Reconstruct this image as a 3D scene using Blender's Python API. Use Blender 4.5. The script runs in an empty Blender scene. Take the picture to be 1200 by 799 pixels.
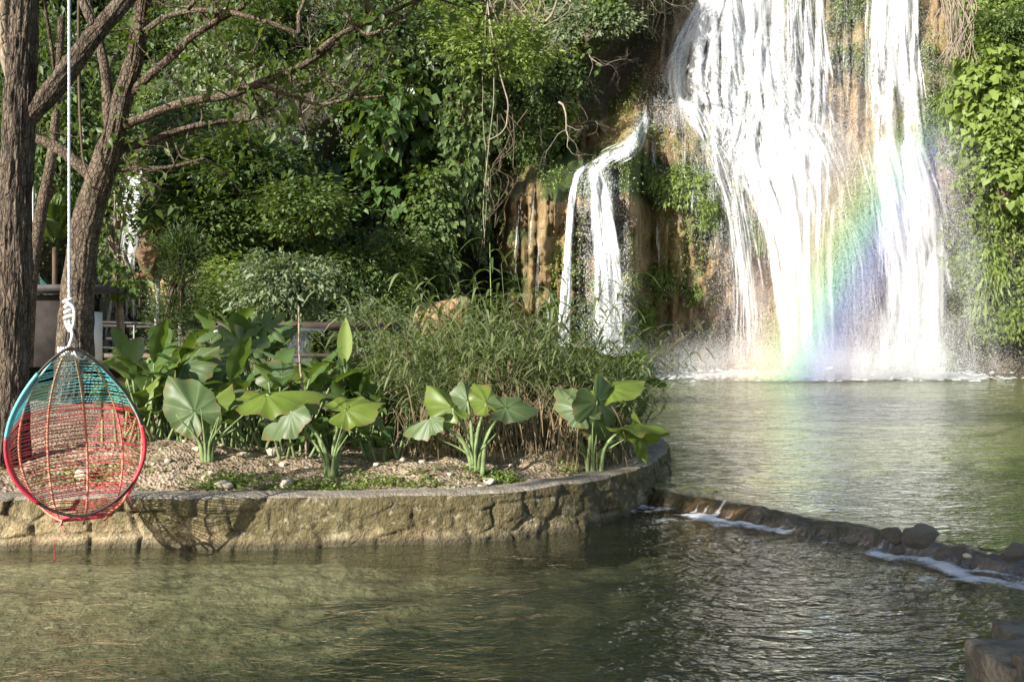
import bpy, math, random
import numpy as np
from mathutils import Vector

R = math.radians
sc = bpy.context.scene
C = sc.collection

# ---------------------------------------------------------------- camera, sky, sun, exposure
cd = bpy.data.cameras.new('camera'); cam = bpy.data.objects.new('camera', cd); C.objects.link(cam)
cam.location = (0, 0, 1.6); cam.rotation_euler = (R(90), 0, 0)
cd.lens = 35; cd.sensor_width = 36; cd.clip_start = 0.05; cd.clip_end = 600
sc.camera = cam
SUN_AZ, SUN_EL = 42, 23
w = bpy.data.worlds.new('World'); sc.world = w; w.use_nodes = True
wn = w.node_tree; bg = wn.nodes['Background']
sky = wn.nodes.new('ShaderNodeTexSky'); sky.sky_type = 'NISHITA'; sky.sun_disc = False
sky.sun_elevation = R(SUN_EL); sky.sun_rotation = R(SUN_AZ + 180)
wn.links.new(sky.outputs[0], bg.inputs[0]); bg.inputs[1].default_value = 0.105
sl = bpy.data.lights.new('sun', 'SUN'); sl.energy = 5.0; sl.angle = R(0.5); sl.color = (1.0, 0.96, 0.88)
so = bpy.data.objects.new('sun', sl); C.objects.link(so); so.location = (-20, -20, 30)
LD = Vector((math.sin(R(SUN_AZ))*math.cos(R(SUN_EL)), math.cos(R(SUN_AZ))*math.cos(R(SUN_EL)), -math.sin(R(SUN_EL))))
so.rotation_euler = LD.to_track_quat('-Z', 'Y').to_euler()
vs = sc.view_settings; vs.view_transform = 'Standard'; vs.look = 'None'; vs.gamma = 1; vs.use_curve_mapping = False
vs.exposure = 1.15
cy = sc.cycles
cy.max_bounces = 6; cy.diffuse_bounces = 3; cy.glossy_bounces = 3; cy.transmission_bounces = 4
cy.transparent_max_bounces = 24; cy.volume_bounces = 0; cy.caustics_reflective = False; cy.caustics_refractive = False
cy.use_denoising = True; cy.sample_clamp_indirect = 6
sc.render.use_persistent_data = False

F = 1167.0
def P(px, py, Y):                      # a point seen at pixel px,py at distance Y
    return np.array([(px-600)/F*Y, Y, 1.6-(py-399.5)/F*Y])

# ---------------------------------------------------------------- noise
def _h(ix, iy, iz, s):
    n = (ix*374761393 + iy*668265263 + iz*2147483647 + s*974634541) & 0xFFFFFFFF
    n = ((n ^ (n >> 13))*1274126177) & 0xFFFFFFFF
    n = ((n ^ (n >> 16))*2246822519) & 0xFFFFFFFF
    return ((n ^ (n >> 15)) & 0xFFFFFF)/float(0xFFFFFF)
def vnoise(x, y, z=0.0, s=0):
    x, y, z = np.broadcast_arrays(np.asarray(x, float), np.asarray(y, float), np.asarray(z, float))
    ix, iy, iz = [np.floor(a).astype(np.int64) for a in (x, y, z)]
    fx, fy, fz = x-ix, y-iy, z-iz
    fx, fy, fz = [a*a*(3-2*a) for a in (fx, fy, fz)]
    r = 0
    for dx in (0, 1):
        for dy in (0, 1):
            for dz in (0, 1):
                r = r + _h(ix+dx, iy+dy, iz+dz, s)*(fx if dx else 1-fx)*(fy if dy else 1-fy)*(fz if dz else 1-fz)
    return r*2-1
def fbm(x, y, z=0.0, o=4, s=0):
    a, t, f = 0.5, 0, 1.0
    for i in range(o):
        t = t+a*vnoise(np.asarray(x)*f, np.asarray(y)*f, np.asarray(z)*f, s+i); a *= .5; f *= 2.03
    return t
def sm(a, b, x):
    t = np.clip((np.asarray(x, float)-a)/(b-a), 0, 1); return t*t*(3-2*t)

# ---------------------------------------------------------------- mesh helpers
class MB:
    def __init__(s): s.v = []; s.q = []; s.t = []; s.n = 0; s.qm = []; s.tm = []
    def add(s, V, Q=None, T=None, m=0):
        V = np.asarray(V, float).reshape(-1, 3); s.v.append(V)
        if Q is not None and len(Q):
            Q = np.asarray(Q, np.int64).reshape(-1, 4); s.q.append(Q+s.n); s.qm.append(np.full(len(Q), m))
        if T is not None and len(T):
            T = np.asarray(T, np.int64).reshape(-1, 3); s.t.append(T+s.n); s.tm.append(np.full(len(T), m))
        s.n += len(V)
    def mesh(s, name, mats, smooth=True, attr=None):
        me = bpy.data.meshes.new(name)
        V = np.concatenate(s.v)
        Q = np.concatenate(s.q) if s.q else np.zeros((0, 4), np.int64)
        T = np.concatenate(s.t) if s.t else np.zeros((0, 3), np.int64)
        me.vertices.add(len(V)); me.vertices.foreach_set('co', V.astype(np.float32).ravel())
        nl = Q.size+T.size
        me.loops.add(nl); me.loops.foreach_set('vertex_index', np.concatenate([Q.ravel(), T.ravel()]).astype(np.int32))
        npoly = len(Q)+len(T); me.polygons.add(npoly)
        st = np.concatenate([np.arange(len(Q))*4, Q.size+np.arange(len(T))*3]).astype(np.int32)
        me.polygons.foreach_set('loop_start', st)
        if isinstance(smooth, bool): me.polygons.foreach_set('use_smooth', np.full(npoly, smooth))
        mi = np.concatenate([np.concatenate(s.qm) if s.qm else [], np.concatenate(s.tm) if s.tm else []]).astype(np.int32)
        me.polygons.foreach_set('material_index', mi)
        if not isinstance(mats, (list, tuple)): mats = [mats]
        for m in mats: me.materials.append(m)
        if attr:
            for k, a in attr.items():
                at = me.attributes.new(k, 'FLOAT', 'POINT'); at.data.foreach_set('value', np.asarray(a, np.float32).ravel())
        me.update(calc_edges=True); me.validate()
        return me
    def build(s, name, mats, parent=None, smooth=True, attr=None):
        return link(name, s.mesh(name, mats, smooth, attr), parent)
def link(name, me, parent=None):
    o = bpy.data.objects.new(name, me); C.objects.link(o)
    if parent is not None: o.parent = parent
    return o
def tag(o, label=None, cat=None, group=None, kind=None):
    for k, v in (('label', label), ('category', cat), ('group', group), ('kind', kind)):
        if v: o[k] = v
    return o
def thing(name, label, cat, loc=(0, 0, 0), group=None):
    o = bpy.data.objects.new(name, None); C.objects.link(o); o.location = loc; o.empty_display_size = .2
    return tag(o, label, cat, group)
def copy_tree(o, label=None, loc=None, rz=None, s=None, parent=None):
    c = o.copy(); C.objects.link(c); c.parent = parent
    if label: c['label'] = label
    if loc is not None: c.location = loc
    if rz is not None: c.rotation_euler.z = rz
    if s is not None: c.scale = (s, s, s) if not isinstance(s, (tuple, list)) else s
    for ch in list(o.children): copy_tree(ch, parent=c)
    return c
def grid_faces(r, c, wrap=False):
    i = np.arange(r-1)[:, None]*c; j = np.arange(c if wrap else c-1)[None, :]; j2 = (j+1) % c
    return np.stack([i+j, i+j2, i+c+j2, i+c+j], -1).reshape(-1, 4)
def norm(a):
    a = np.asarray(a, float); return a/np.maximum(np.linalg.norm(a, axis=-1, keepdims=True), 1e-9)
def spline(pts, n):
    p = np.asarray(pts, float); m = len(p)
    if m < 3:
        t = np.linspace(0, m-1, n)[:, None]; i = np.clip(t.astype(int), 0, m-2); return p[i[:, 0]]*(1-(t-i))+p[i[:, 0]+1]*(t-i)
    q = np.vstack([2*p[0]-p[1], p, 2*p[-1]-p[-2]])
    t = np.linspace(0, m-1-1e-6, n); i = t.astype(int); f = (t-i)[:, None]
    a, b, c, d = q[i], q[i+1], q[i+2], q[i+3]
    return .5*((2*b)+(-a+c)*f+(2*a-5*b+4*c-d)*f*f+(-a+3*b-3*c+d)*f**3)
def tube(mb, pts, rad, k=6, m=0, disp=None, cap=True):
    pts = np.asarray(pts, float); n = len(pts); rad = np.broadcast_to(np.asarray(rad, float), (n,)).copy()
    tan = norm(np.gradient(pts, axis=0))
    ref = np.array([0, 0, 1.0]) if abs(tan[0, 2]) < .9 else np.array([1.0, 0, 0])
    u = np.cross(tan[0], ref); u /= np.linalg.norm(u); U = [u]
    for i in range(1, n):
        u = U[-1]-tan[i]*np.dot(U[-1], tan[i]); u /= max(np.linalg.norm(u), 1e-9); U.append(u)
    U = np.array(U); W = np.cross(tan, U)
    a = np.arange(k)*2*np.pi/k
    rr = rad[:, None]*np.ones(k)[None]
    if disp is not None: rr = rr+disp(np.arange(n)[:, None], a[None], pts)
    V = pts[:, None]+rr[..., None]*(np.cos(a)[None, :, None]*U[:, None]+np.sin(a)[None, :, None]*W[:, None])
    Q = grid_faces(n, k, True); V = V.reshape(-1, 3); T = None
    if cap:
        V = np.vstack([V, pts[0], pts[-1]]); j = np.arange(k)
        T = np.vstack([np.stack([(j+1) % k, j, np.full(k, n*k)], -1), np.stack([(n-1)*k+j, (n-1)*k+(j+1) % k, np.full(k, n*k+1)], -1)])
    mb.add(V, Q, T, m)
def box(mb, c, s, m=0, jit=0, rng=None, rz=0):
    c = np.asarray(c, float); s = np.asarray(s, float)/2
    v = np.array([[x, y, z] for z in (-1, 1) for y in (-1, 1) for x in (-1, 1)], float)*s
    if jit: v += rng.normal(0, jit, v.shape)
    if rz: v = v@np.array([[math.cos(rz), math.sin(rz), 0], [-math.sin(rz), math.cos(rz), 0], [0, 0, 1]])
    mb.add(v+c, [[0, 2, 3, 1], [4, 5, 7, 6], [0, 1, 5, 4], [2, 6, 7, 3], [0, 4, 6, 2], [1, 3, 7, 5]], None, m)
def leaves(mb, pos, axis, nrm, size, wid=.5, fold=.18, m=0):
    pos = np.asarray(pos, float); N = len(pos); size = np.broadcast_to(np.asarray(size, float), (N,))[:, None]
    axis = norm(axis); side = norm(np.cross(axis, nrm)); up = np.cross(side, axis)
    v = np.empty((N, 6, 3))
    v[:, 0] = pos; v[:, 1] = pos+axis*size*.38-side*size*wid*.5+up*size*fold*.6; v[:, 2] = pos+axis*size*.42
    v[:, 3] = pos+axis*size*.38+side*size*wid*.5+up*size*fold*.6; v[:, 4] = pos+axis*size-up*size*.12
    v[:, 5] = v[:, 2]
    b = np.arange(N)[:, None]*6
    mb.add(v[:, :5].reshape(-1, 3), None if False else np.concatenate([np.arange(N)[:, None]*5+np.array([[0, 2, 4, 1]]), np.arange(N)[:, None]*5+np.array([[0, 3, 4, 2]])]), None, m)
def rdir(rng, n): return norm(rng.normal(size=(n, 3)))
def leafcloud(mb, rng, cen, rad, nclump, per, cr, size, up=.5, droop=.35, surf=.75, wid=.5, m=0, flat=1.0):
    """leaf clumps spread through an ellipsoid, most of them near its surface; returns the clump centres"""
    d = rdir(rng, nclump); r = np.where(rng.random(nclump) < surf, rng.uniform(.6, 1.28, nclump), rng.uniform(.1, .8, nclump))
    cc = np.asarray(cen)+d*r[:, None]*np.asarray(rad)
    n = rng.poisson(per, nclump)+1; idx = np.repeat(np.arange(nclump), n); N = len(idx)
    off = rng.normal(size=(N, 3))*cr*np.array([1, 1, .65*flat]); pos = cc[idx]+off*rng.uniform(.6, 1.3, nclump)[idx][:, None]
    out = norm(d[idx]*.7+off/cr*.4+rng.normal(size=(N, 3))*.5); nr = norm(np.array([0, 0, up])+out*.5+rng.normal(size=(N, 3))*.45)
    ax = out+np.array([0, 0, -droop])
    leaves(mb, pos, ax, nr, size*rng.uniform(.5, 1.45, N)*rng.uniform(.7, 1.25, nclump)[idx], wid, m=m)
    return cc
def grow(mb, rng, p, d, L, r, lev, tips, seg=6, wob=.25, split=3, up=.1, ang=.7, k=5, m=0, shrink=.68):
    p = np.asarray(p, float); d = norm(d); pts = [p]; dd = d.copy()
    for i in range(seg):
        dd = norm(dd+rng.normal(size=3)*wob+np.array([0, 0, up])); pts.append(pts[-1]+dd*L/seg)
    tube(mb, pts, np.linspace(r, r*.5, seg+1), k, m, cap=False)
    if lev == 0:
        tips.append((pts[-1], dd)); tips.append((pts[-3], dd)); return
    for j in range(split):
        i = rng.integers(seg//2, seg+1) if j else seg
        a = rdir(rng, 1)[0]; nd = norm(dd+a*ang)
        grow(mb, rng, pts[i], nd, L*shrink*rng.uniform(.75, 1.2), r*.5*(1 if j == 0 else .8), lev-1, tips, max(3, seg-1), wob, split, up, ang, max(3, k-1), m, shrink)

# ---------------------------------------------------------------- material helpers
class NT:
    def __init__(s, name):
        s.m = bpy.data.materials.new(name); s.m.use_nodes = True; s.t = s.m.node_tree; s.t.nodes.clear()
        s.out = s.t.nodes.new('ShaderNodeOutputMaterial')
    def n(s, typ, ins=None, **kw):
        nd = s.t.nodes.new('ShaderNode'+typ)
        for k, v in kw.items(): setattr(nd, k, v)
        for k, v in (ins or {}).items():
            i = nd.inputs[k]
            if isinstance(v, bpy.types.NodeSocket): s.t.links.new(v, i)
            else: i.default_value = v
        return nd
    def surf(s, o): s.t.links.new(o, s.out.inputs['Surface']); return s.m
    def vol(s, o): s.t.links.new(o, s.out.inputs['Volume']); return s.m
    def coord(s, scale=(1, 1, 1), kind='Object', rot=(0, 0, 0)):
        tc = s.n('TexCoord'); mp = s.n('Mapping', {'Vector': tc.outputs[kind], 'Scale': scale, 'Rotation': rot}); return mp.outputs[0]
    def wcoord(s, scale=(1, 1, 1)):
        g = s.n('NewGeometry'); mp = s.n('Mapping', {'Vector': g.outputs['Position'], 'Scale': scale}); return mp.outputs[0]
    def noise(s, vec, scale, detail=4, rough=.55, dist=0):
        return s.n('TexNoise', {'Vector': vec, 'Scale': scale, 'Detail': detail, 'Roughness': rough, 'Distortion': dist}).outputs['Fac']
    def ramp(s, fac, stops):
        r = s.n('ValToRGB', {'Fac': fac}); e = r.color_ramp.elements
        while len(e) > 1: e.remove(e[0])
        e[0].position = stops[0][0]; e[0].color = col(stops[0][1])
        for p, c in stops[1:]:
            q = e.new(p); q.color = col(c)
        return r.outputs[0]
    def mixc(s, f, a, b, mode='MIX'):
        nd = s.n('MixRGB', blend_type=mode)
        for k, v in (('Fac', f), ('Color1', a), ('Color2', b)):
            if isinstance(v, bpy.types.NodeSocket): s.t.links.new(v, nd.inputs[k])
            else: nd.inputs[k].default_value = v if k == 'Fac' else col(v)
        return nd.outputs[0]
    def math(s, op, a, b=0.0, clamp=False):
        nd = s.n('Math', operation=op, use_clamp=clamp)
        for i, v in enumerate((a, b)):
            if isinstance(v, bpy.types.NodeSocket): s.t.links.new(v, nd.inputs[i])
            else: nd.inputs[i].default_value = v
        return nd.outputs[0]
    def bump(s, h, strength=.5, dist=.02, normal=None):
        ins = {'Height': h, 'Strength': strength, 'Distance': dist}
        if normal is not None: ins['Normal'] = normal
        return s.n('Bump', ins).outputs[0]
    def mixs(s, f, a, b):
        nd = s.n('MixShader'); 
        if isinstance(f, bpy.types.NodeSocket): s.t.links.new(f, nd.inputs[0])
        else: nd.inputs[0].default_value = f
        s.t.links.new(a, nd.inputs[1]); s.t.links.new(b, nd.inputs[2]); return nd.outputs[0]
    def attr(s, name): return s.n('Attribute', attribute_name=name).outputs['Fac']
def col(c):
    if isinstance(c, (int, float)): return (c, c, c, 1)
    return tuple(c)+((1,) if len(c) == 3 else ())
def leafmat(name, a, b, c=None, trans=.35, rough=.45, spec=.4, vein=False):
    t = NT(name); g = t.n('NewGeometry')
    c = c or b
    oi = t.n('ObjectInfo')
    f = t.math('ADD', t.math('MULTIPLY', g.outputs['Random Per Island'], .85), t.math('MULTIPLY', oi.outputs['Random'], .15))
    cl = t.ramp(f, [(0, a), (.55, b), (.9, b), (1, c)])
    if vein:
        nz = t.noise(t.wcoord(), 14, 5, .6); cl = t.mixc(t.ramp(nz, [(.4, 0), (.7, .5)]), cl, tuple(x*1.35 for x in b)); cl = t.mixc(t.math('MULTIPLY', t.attr('vein'), .7, True), cl, (.26, .33, .15)); wv = t.noise(t.wcoord(), 60, 3, .6); cl = t.mixc(t.ramp(wv, [(.62, 0), (.75, .5)]), cl, (.2, .19, .07)); cl = t.mixc(t.math('MULTIPLY', t.attr('rimd'), t.ramp(t.noise(t.wcoord(), 9, 4), [(.45, 0), (.6, .9)]), True), cl, (.22, .14, .06))
    ti = t.mixc(.55, cl, (.45, .6, .06), 'MIX')
    cl2 = t.mixc(1.0, ti, (.55, .6, .4), 'MULTIPLY')
    pr = t.n('BsdfPrincipled', {'Base Color': cl, 'Roughness': rough, 'Specular IOR Level': spec})
    tr = t.n('BsdfTranslucent', {'Color': cl2})
    return t.surf(t.mixs(trans, pr.outputs[0], tr.outputs[0]))
def simple(name, c, rough=.6, spec=.4, metal=0, var=.25, scale=8, bump=.0, bdist=.01):
    t = NT(name); v = t.coord((1, 1, 1)); nz = t.noise(v, scale, 5)
    d = tuple(x*(1-var) for x in c); l = tuple(min(1, x*(1+var)) for x in c)
    ins = {'Base Color': t.ramp(nz, [(.3, d), (.7, l)]), 'Roughness': rough, 'Specular IOR Level': spec, 'Metallic': metal}
    if bump: ins['Normal'] = t.bump(t.noise(v, scale*3, 6), bump, bdist)
    return t.surf(t.n('BsdfPrincipled', ins).outputs[0])
def barkmat(name, a, b, zs=.25, scale=14, lichen=(.3, .3, .26)):
    t = NT(name); v = t.coord((1, 1, zs)); n1 = t.noise(v, scale, 6, .65); n2 = t.noise(t.coord(), 2.3, 4)
    vo = t.n('TexVoronoi', {'Vector': t.coord((1, 1, zs*1.3)), 'Scale': scale*1.6}, feature='DISTANCE_TO_EDGE').outputs['Distance']; n3 = t.noise(t.coord(), 70, 4, .6)
    c = t.ramp(t.math('ADD', n1, t.math('MULTIPLY', t.math('SUBTRACT', n3, .5), .5)), [(.32, a), (.62, b)]); c = t.mixc(t.ramp(vo, [(0, .75), (.12, 0)]), c, a); h_ = t.math('ADD', t.math('ADD', n1, t.math('MULTIPLY', n3, .35)), t.math('MINIMUM', t.math('MULTIPLY', vo, 3.0), .45)); c = t.mixc(t.ramp(n2, [(.5, 0), (.72, .55)]), c, lichen)
    return t.surf(t.n('BsdfPrincipled', {'Base Color': c, 'Roughness': .85, 'Specular IOR Level': .2, 'Normal': t.bump(h_, 1.0, .028)}).outputs[0])
# ================================================================ SETTING
rng = np.random.default_rng(7)
# ---------------------------------------------------------------- cliff and jungle slope (one height field facing the pool)
def ux(x): return 600+np.asarray(x)*F/40
def vz(z): return 399.5-(np.asarray(z)-1.6)*F/40
def Xu(u): return (np.asarray(u)-600)*40/F
def Zv(v): return 1.6+(399.5-np.asarray(v))*40/F
def gs(a, c, s): return np.exp(-((a-c)/s)**2)
def rockmask(u, v):
    """1 where bare tufa shows, 0 where the jungle covers the slope"""
    n = fbm(u/45., v/45., 3.3, 3, 5)*45
    left = np.interp(v, [-300, 0, 60, 150, 200, 300, 400, 460], [800, 800, 770, 690, 600, 575, 570, 560])
    return sm(left-12, left+14, u+n*.5)*(1-sm(1095, 1125, u+n*.5))
def cliffY(x, z):
    x = np.asarray(x, float); z = np.asarray(z, float)
    u, v = ux(x), vz(z)
    fall = 40.2+0*u
    # broad forms of the fall wall
    fall = fall+1.6*sm(200, -40, v)                                         # upper wall stands back
    fall = fall-2.6*gs(u, 925, 85)*gs(v, 205, 90)                            # bulge the water breaks on
    fall = fall-1.3*gs(u, 970, 45)*sm(200, 260, v)                           # pillar below it
    fall = fall-2.0*gs(u, 805, 60)*gs(v, 255, 80)                            # left shoulder
    fall = fall+.5*gs(u, 820, 70)*sm(350, 420, v)                           # undercut
    fall = fall-1.2*gs(u, 1065, 40)*sm(250, -60, v)
    # side cascade block
    top = np.interp(u, [560, 600, 690, 740, 760, 800], [215, 205, 190, 150, 130, 100])
    blk = sm(565, 600, u)*(1-sm(735, 765, u))*sm(top-28, top+30, v)
    fall = fall-4.2*blk-1.0*blk*gs(u, 650, 40)
    fall = fall+.3*sm(742, 752, u)*(1-sm(765, 785, u))*sm(150, 220, v)
    # right wall
    rw = sm(1100, 1135, u)
    fall = fall*(1-rw)+rw*(38.0-.008*(u-1110)+.5*sm(390, 420, v)*2.2-1.5*gs(u, 1160, 60)*gs(v, 160, 90)+1.6*sm(60, -60, v))
    # jungle slope on the left
    slope = 33.5+.36*(z-0)+2.2*np.sin(u/75.)+1.2*np.sin(v/60.+u/140.)
    slope = slope+3.2*gs(u, 400, 45)*gs(v, 270, 110)-.8*gs(u, 480, 55)*gs(v, 190, 130)-1.5*gs(u, 290, 70)*gs(v, 230, 60)
    slope = slope+6*gs(u, 125, 38)*gs(v, 320, 130)
    slope = slope-3.0*gs(u, 510, 50)*gs(v, 400, 75)                          # earth mound by the pool
    lm = 1-sm(540, 600, u+18*np.sin(v/40.)-np.interp(v, [0, 150, 210], [190, 100, 0]))
    y = fall*(1-lm)+slope*lm
    rk = rockmask(u, v)
    col_ = np.abs(fbm(x*1.15+.5*fbm(x*.6, z*.25, 0, 2, 40), z*.13, y*.2, 4, 11))
    blk2 = sm(560, 600, u)*(1-sm(735, 765, u))*sm(170, 215, v); y = y-rk*(.95*(.42-col_*1.9))*(1-.55*blk2)-blk2*.8*fbm(x*.9, z*1.1, 4, 4, 88)
    y = y+.9*fbm(x*.35, z*.3, 0, 4, 21)*(1-.5*rk)+rk*.22*fbm(x*2.6, z*.9, 0, 4, 31)
    # rounded drip curtains of tufa
    drip = np.abs(fbm(x*2.6, z*.22, 7, 3, 57))
    y = y+rk*.6*sm(.0, .28, .28-drip)
    y = y+rk*.55*fbm(x*1.3, z*1.5, 8, 4, 79)
    y = y+rk*(.16*fbm(x*5.5, z*2.2, 3, 4, 77)+.12*np.abs(fbm(x*8, z*1.1, 5, 3, 78)))
    return y
_gx = np.arange(-26, 28, .07); _gz = np.arange(-2, 24, .1); _GX, _GZ = np.meshgrid(_gx, _gz); _GY = cliffY(_GX, _GZ)
def fastY(x, z):
    x, z = np.broadcast_arrays(np.asarray(x, float), np.asarray(z, float))
    a = np.clip((x+26)/.07, 0, len(_gx)-1.01); b = np.clip((z+2)/.1, 0, len(_gz)-1.01); i, j = a.astype(int), b.astype(int); f, g = a-i, b-j
    return _GY[j, i]*(1-f)*(1-g)+_GY[j, i+1]*f*(1-g)+_GY[j+1, i]*(1-f)*g+_GY[j+1, i+1]*f*g
def PP(u, v, Y): return np.stack([(u-600)/F*Y, Y+0*u, 1.6-(v-399.5)/F*Y], -1)
def cliff():
    xs = np.concatenate([np.arange(-36, -22, .25), np.arange(-22, 22, .085), np.arange(22, 36, .25)]); zs = np.concatenate([np.arange(-1.6, 17, .085), np.arange(17, 32, .3)])
    X, Z = np.meshgrid(xs, zs); Y = cliffY(X, Z)
    Y = np.where(Z > 16, Y+(Z-16)*.3, Y)
    u, v = ux(X), vz(Z)
    mb = MB(); mb.add(PP(u, v, Y), grid_faces(len(zs), len(xs)))
    rk = rockmask(u, v)
    # moss shares: dark chute above the side cascade, green drapes
    n = fbm(X*.5, Z*.5, 1, 4, 61)
    moss = .36+1.0*n-.25*gs(u, 810, 60)*gs(v, 330, 60)+.4*gs(u, 650, 80)*gs(v, 205, 38)+.15*gs(u, 625, 50)*gs(v, 300, 80)+.5*gs(u, 720, 60)*gs(v, 120, 70)+.25*gs(u, 820, 45)*gs(v, 230, 50)+.25*gs(u, 680, 60)*gs(v, 205, 30)+.3*gs(u, 1000, 30)*gs(v, 300, 100)+.25*gs(u, 1000, 60)*sm(160, 0, v)
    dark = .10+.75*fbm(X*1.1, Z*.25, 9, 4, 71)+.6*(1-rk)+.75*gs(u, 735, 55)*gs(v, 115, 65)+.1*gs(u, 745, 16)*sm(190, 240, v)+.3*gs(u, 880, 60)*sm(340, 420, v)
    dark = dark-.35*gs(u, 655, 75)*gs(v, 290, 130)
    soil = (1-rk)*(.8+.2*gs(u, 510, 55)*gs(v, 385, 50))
    t = NT('tufa_rock')
    vec = t.wcoord((1, 1, .3)); n1 = t.noise(vec, 2.2, 8, .65); n2 = t.noise(t.wcoord((1, 1, .6)), 11, 8, .72)
    base = t.ramp(n1, [(.25, (.08, .05, .025)), (.40, (.21, .135, .06)), (.53, (.36, .25, .12)), (.72, (.47, .38, .22))])
    mossc = t.ramp(n2, [(.3, (.02, .04, .008)), (.6, (.07, .11, .02)), (.8, (.17, .2, .04))])
    mf = t.ramp(t.math('ADD', t.attr('moss'), t.math('MULTIPLY', t.math('SUBTRACT', n2, .5), 1.3)), [(.40, 0), (.62, 1)])
    c = t.mixc(mf, base, mossc)
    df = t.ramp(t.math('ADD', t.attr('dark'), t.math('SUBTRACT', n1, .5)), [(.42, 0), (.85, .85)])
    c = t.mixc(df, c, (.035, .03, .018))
    sc_ = t.ramp(n2, [(.3, (.03, .026, .015)), (.7, (.10, .07, .04))])
    c = t.mixc(t.math('MULTIPLY', t.attr('soil'), 1.0, True), c, sc_)
    b = t.bump(t.math('ADD', n1, t.math('MULTIPLY', n2, .9)), 1.0, .2)
    pr = t.n('BsdfPrincipled', {'Base Color': c, 'Roughness': .6, 'Specular IOR Level': .4, 'Normal': b})
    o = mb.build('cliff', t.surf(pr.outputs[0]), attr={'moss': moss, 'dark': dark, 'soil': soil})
    tag(o, 'ochre and mossy tufa cliff with jungle slope behind the pool', kind='structure')
cliff()

# ---------------------------------------------------------------- island outline
EDGE = spline([(-14, 7.45), (-9, 7.5), (-5, 7.6), (-3, 7.66), (-1.6, 7.72), (-.27, 7.93), (.28, 8.26), (.74, 8.67), (1.2, 9.37), (1.60, 10.5), (1.86, 11.7), (1.9, 13), (1.6, 14.6), (.6, 16.4), (-1.5, 17.8), (-5, 18.6), (-14, 19.2)], 900)
def inside(x, y):
    """signed distance to the island edge (positive inside), coarse"""
    x = np.asarray(x, float); y = np.asarray(y, float); sh = x.shape
    p = np.stack([x.ravel(), y.ravel()], -1); E = EDGE[::6]
    d = np.empty(len(p)); sgn = np.empty(len(p))
    T = np.gradient(E, axis=0)
    for i in range(0, len(p), 4000):
        q = p[i:i+4000]; D = q[:, None]-E[None]; dd = (D**2).sum(-1); j = dd.argmin(1)
        d[i:i+4000] = np.sqrt(dd[np.arange(len(q)), j])
        cr = T[j, 0]*(D[np.arange(len(q)), j, 1])-T[j, 1]*(D[np.arange(len(q)), j, 0]); sgn[i:i+4000] = np.sign(cr)
    return (d*sgn).reshape(sh)
def groundZ(x, y):
    d = inside(x, y); x = np.asarray(x, float); y = np.asarray(y, float)
    z = .37+.16*sm(.15, 1.6, d)+.12*sm(2, 6, d)
    mound = .20*np.exp(-((x+3.0)**2/.9+(y-8.75)**2/.35))+.16*np.exp(-((x-.35)**2/.35+(y-9.3)**2/.2))+.1*np.exp(-((x+.9)**2/.25+(y-8.6)**2/.12))
    amp = sm(.25, .6, d)
    return z+amp*(mound+.07*fbm(x*2, y*2, 0, 3, 81)+.045*fbm(x*7, y*7, 0, 3, 82)+.02*fbm(x*22, y*22, 0, 2, 83))
def island():
    xs = np.concatenate([np.arange(-14, -5, .12), np.arange(-5, 2.1, .028)]); ys = np.concatenate([np.arange(7.3, 10.3, .028), np.arange(10.3, 20, .12)])
    X, Y = np.meshgrid(xs, ys); d = inside(X, Y)
    Z = np.where(d > .22, groundZ(X, Y), -.9)
    keep = (d > .2)
    Z[keep] = np.maximum(Z[keep], -1)
    Q = grid_faces(len(ys), len(xs)); k = keep.ravel()[Q].all(1)
    mb = MB(); mb.add(np.stack([X, Y, Z], -1), Q[k])
    t = NT('island_soil'); v = t.wcoord(); n1 = t.noise(v, 3, 8, .7); n2 = t.noise(v, 28, 5, .6)
    vo = t.n('TexVoronoi', {'Vector': v, 'Scale': 38.0})
    c = t.ramp(n1, [(.3, (.11, .075, .045)), (.5, (.26, .19, .125)), (.7, (.38, .30, .22))])
    c = t.mixc(t.ramp(n2, [(.45, 0), (.65, .6)]), c, (.42, .36, .28))
    h = t.math('ADD', n2, t.math('MULTIPLY', vo.outputs['Distance'], .8))
    tag(mb.build('ground', t.surf(t.n('BsdfPrincipled', {'Base Color': c, 'Roughness': .95, 'Specular IOR Level': .1, 'Normal': t.bump(h, .9, .03)}).outputs[0])), 'bare stony brown soil of the planted island', kind='structure')
island()

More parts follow.
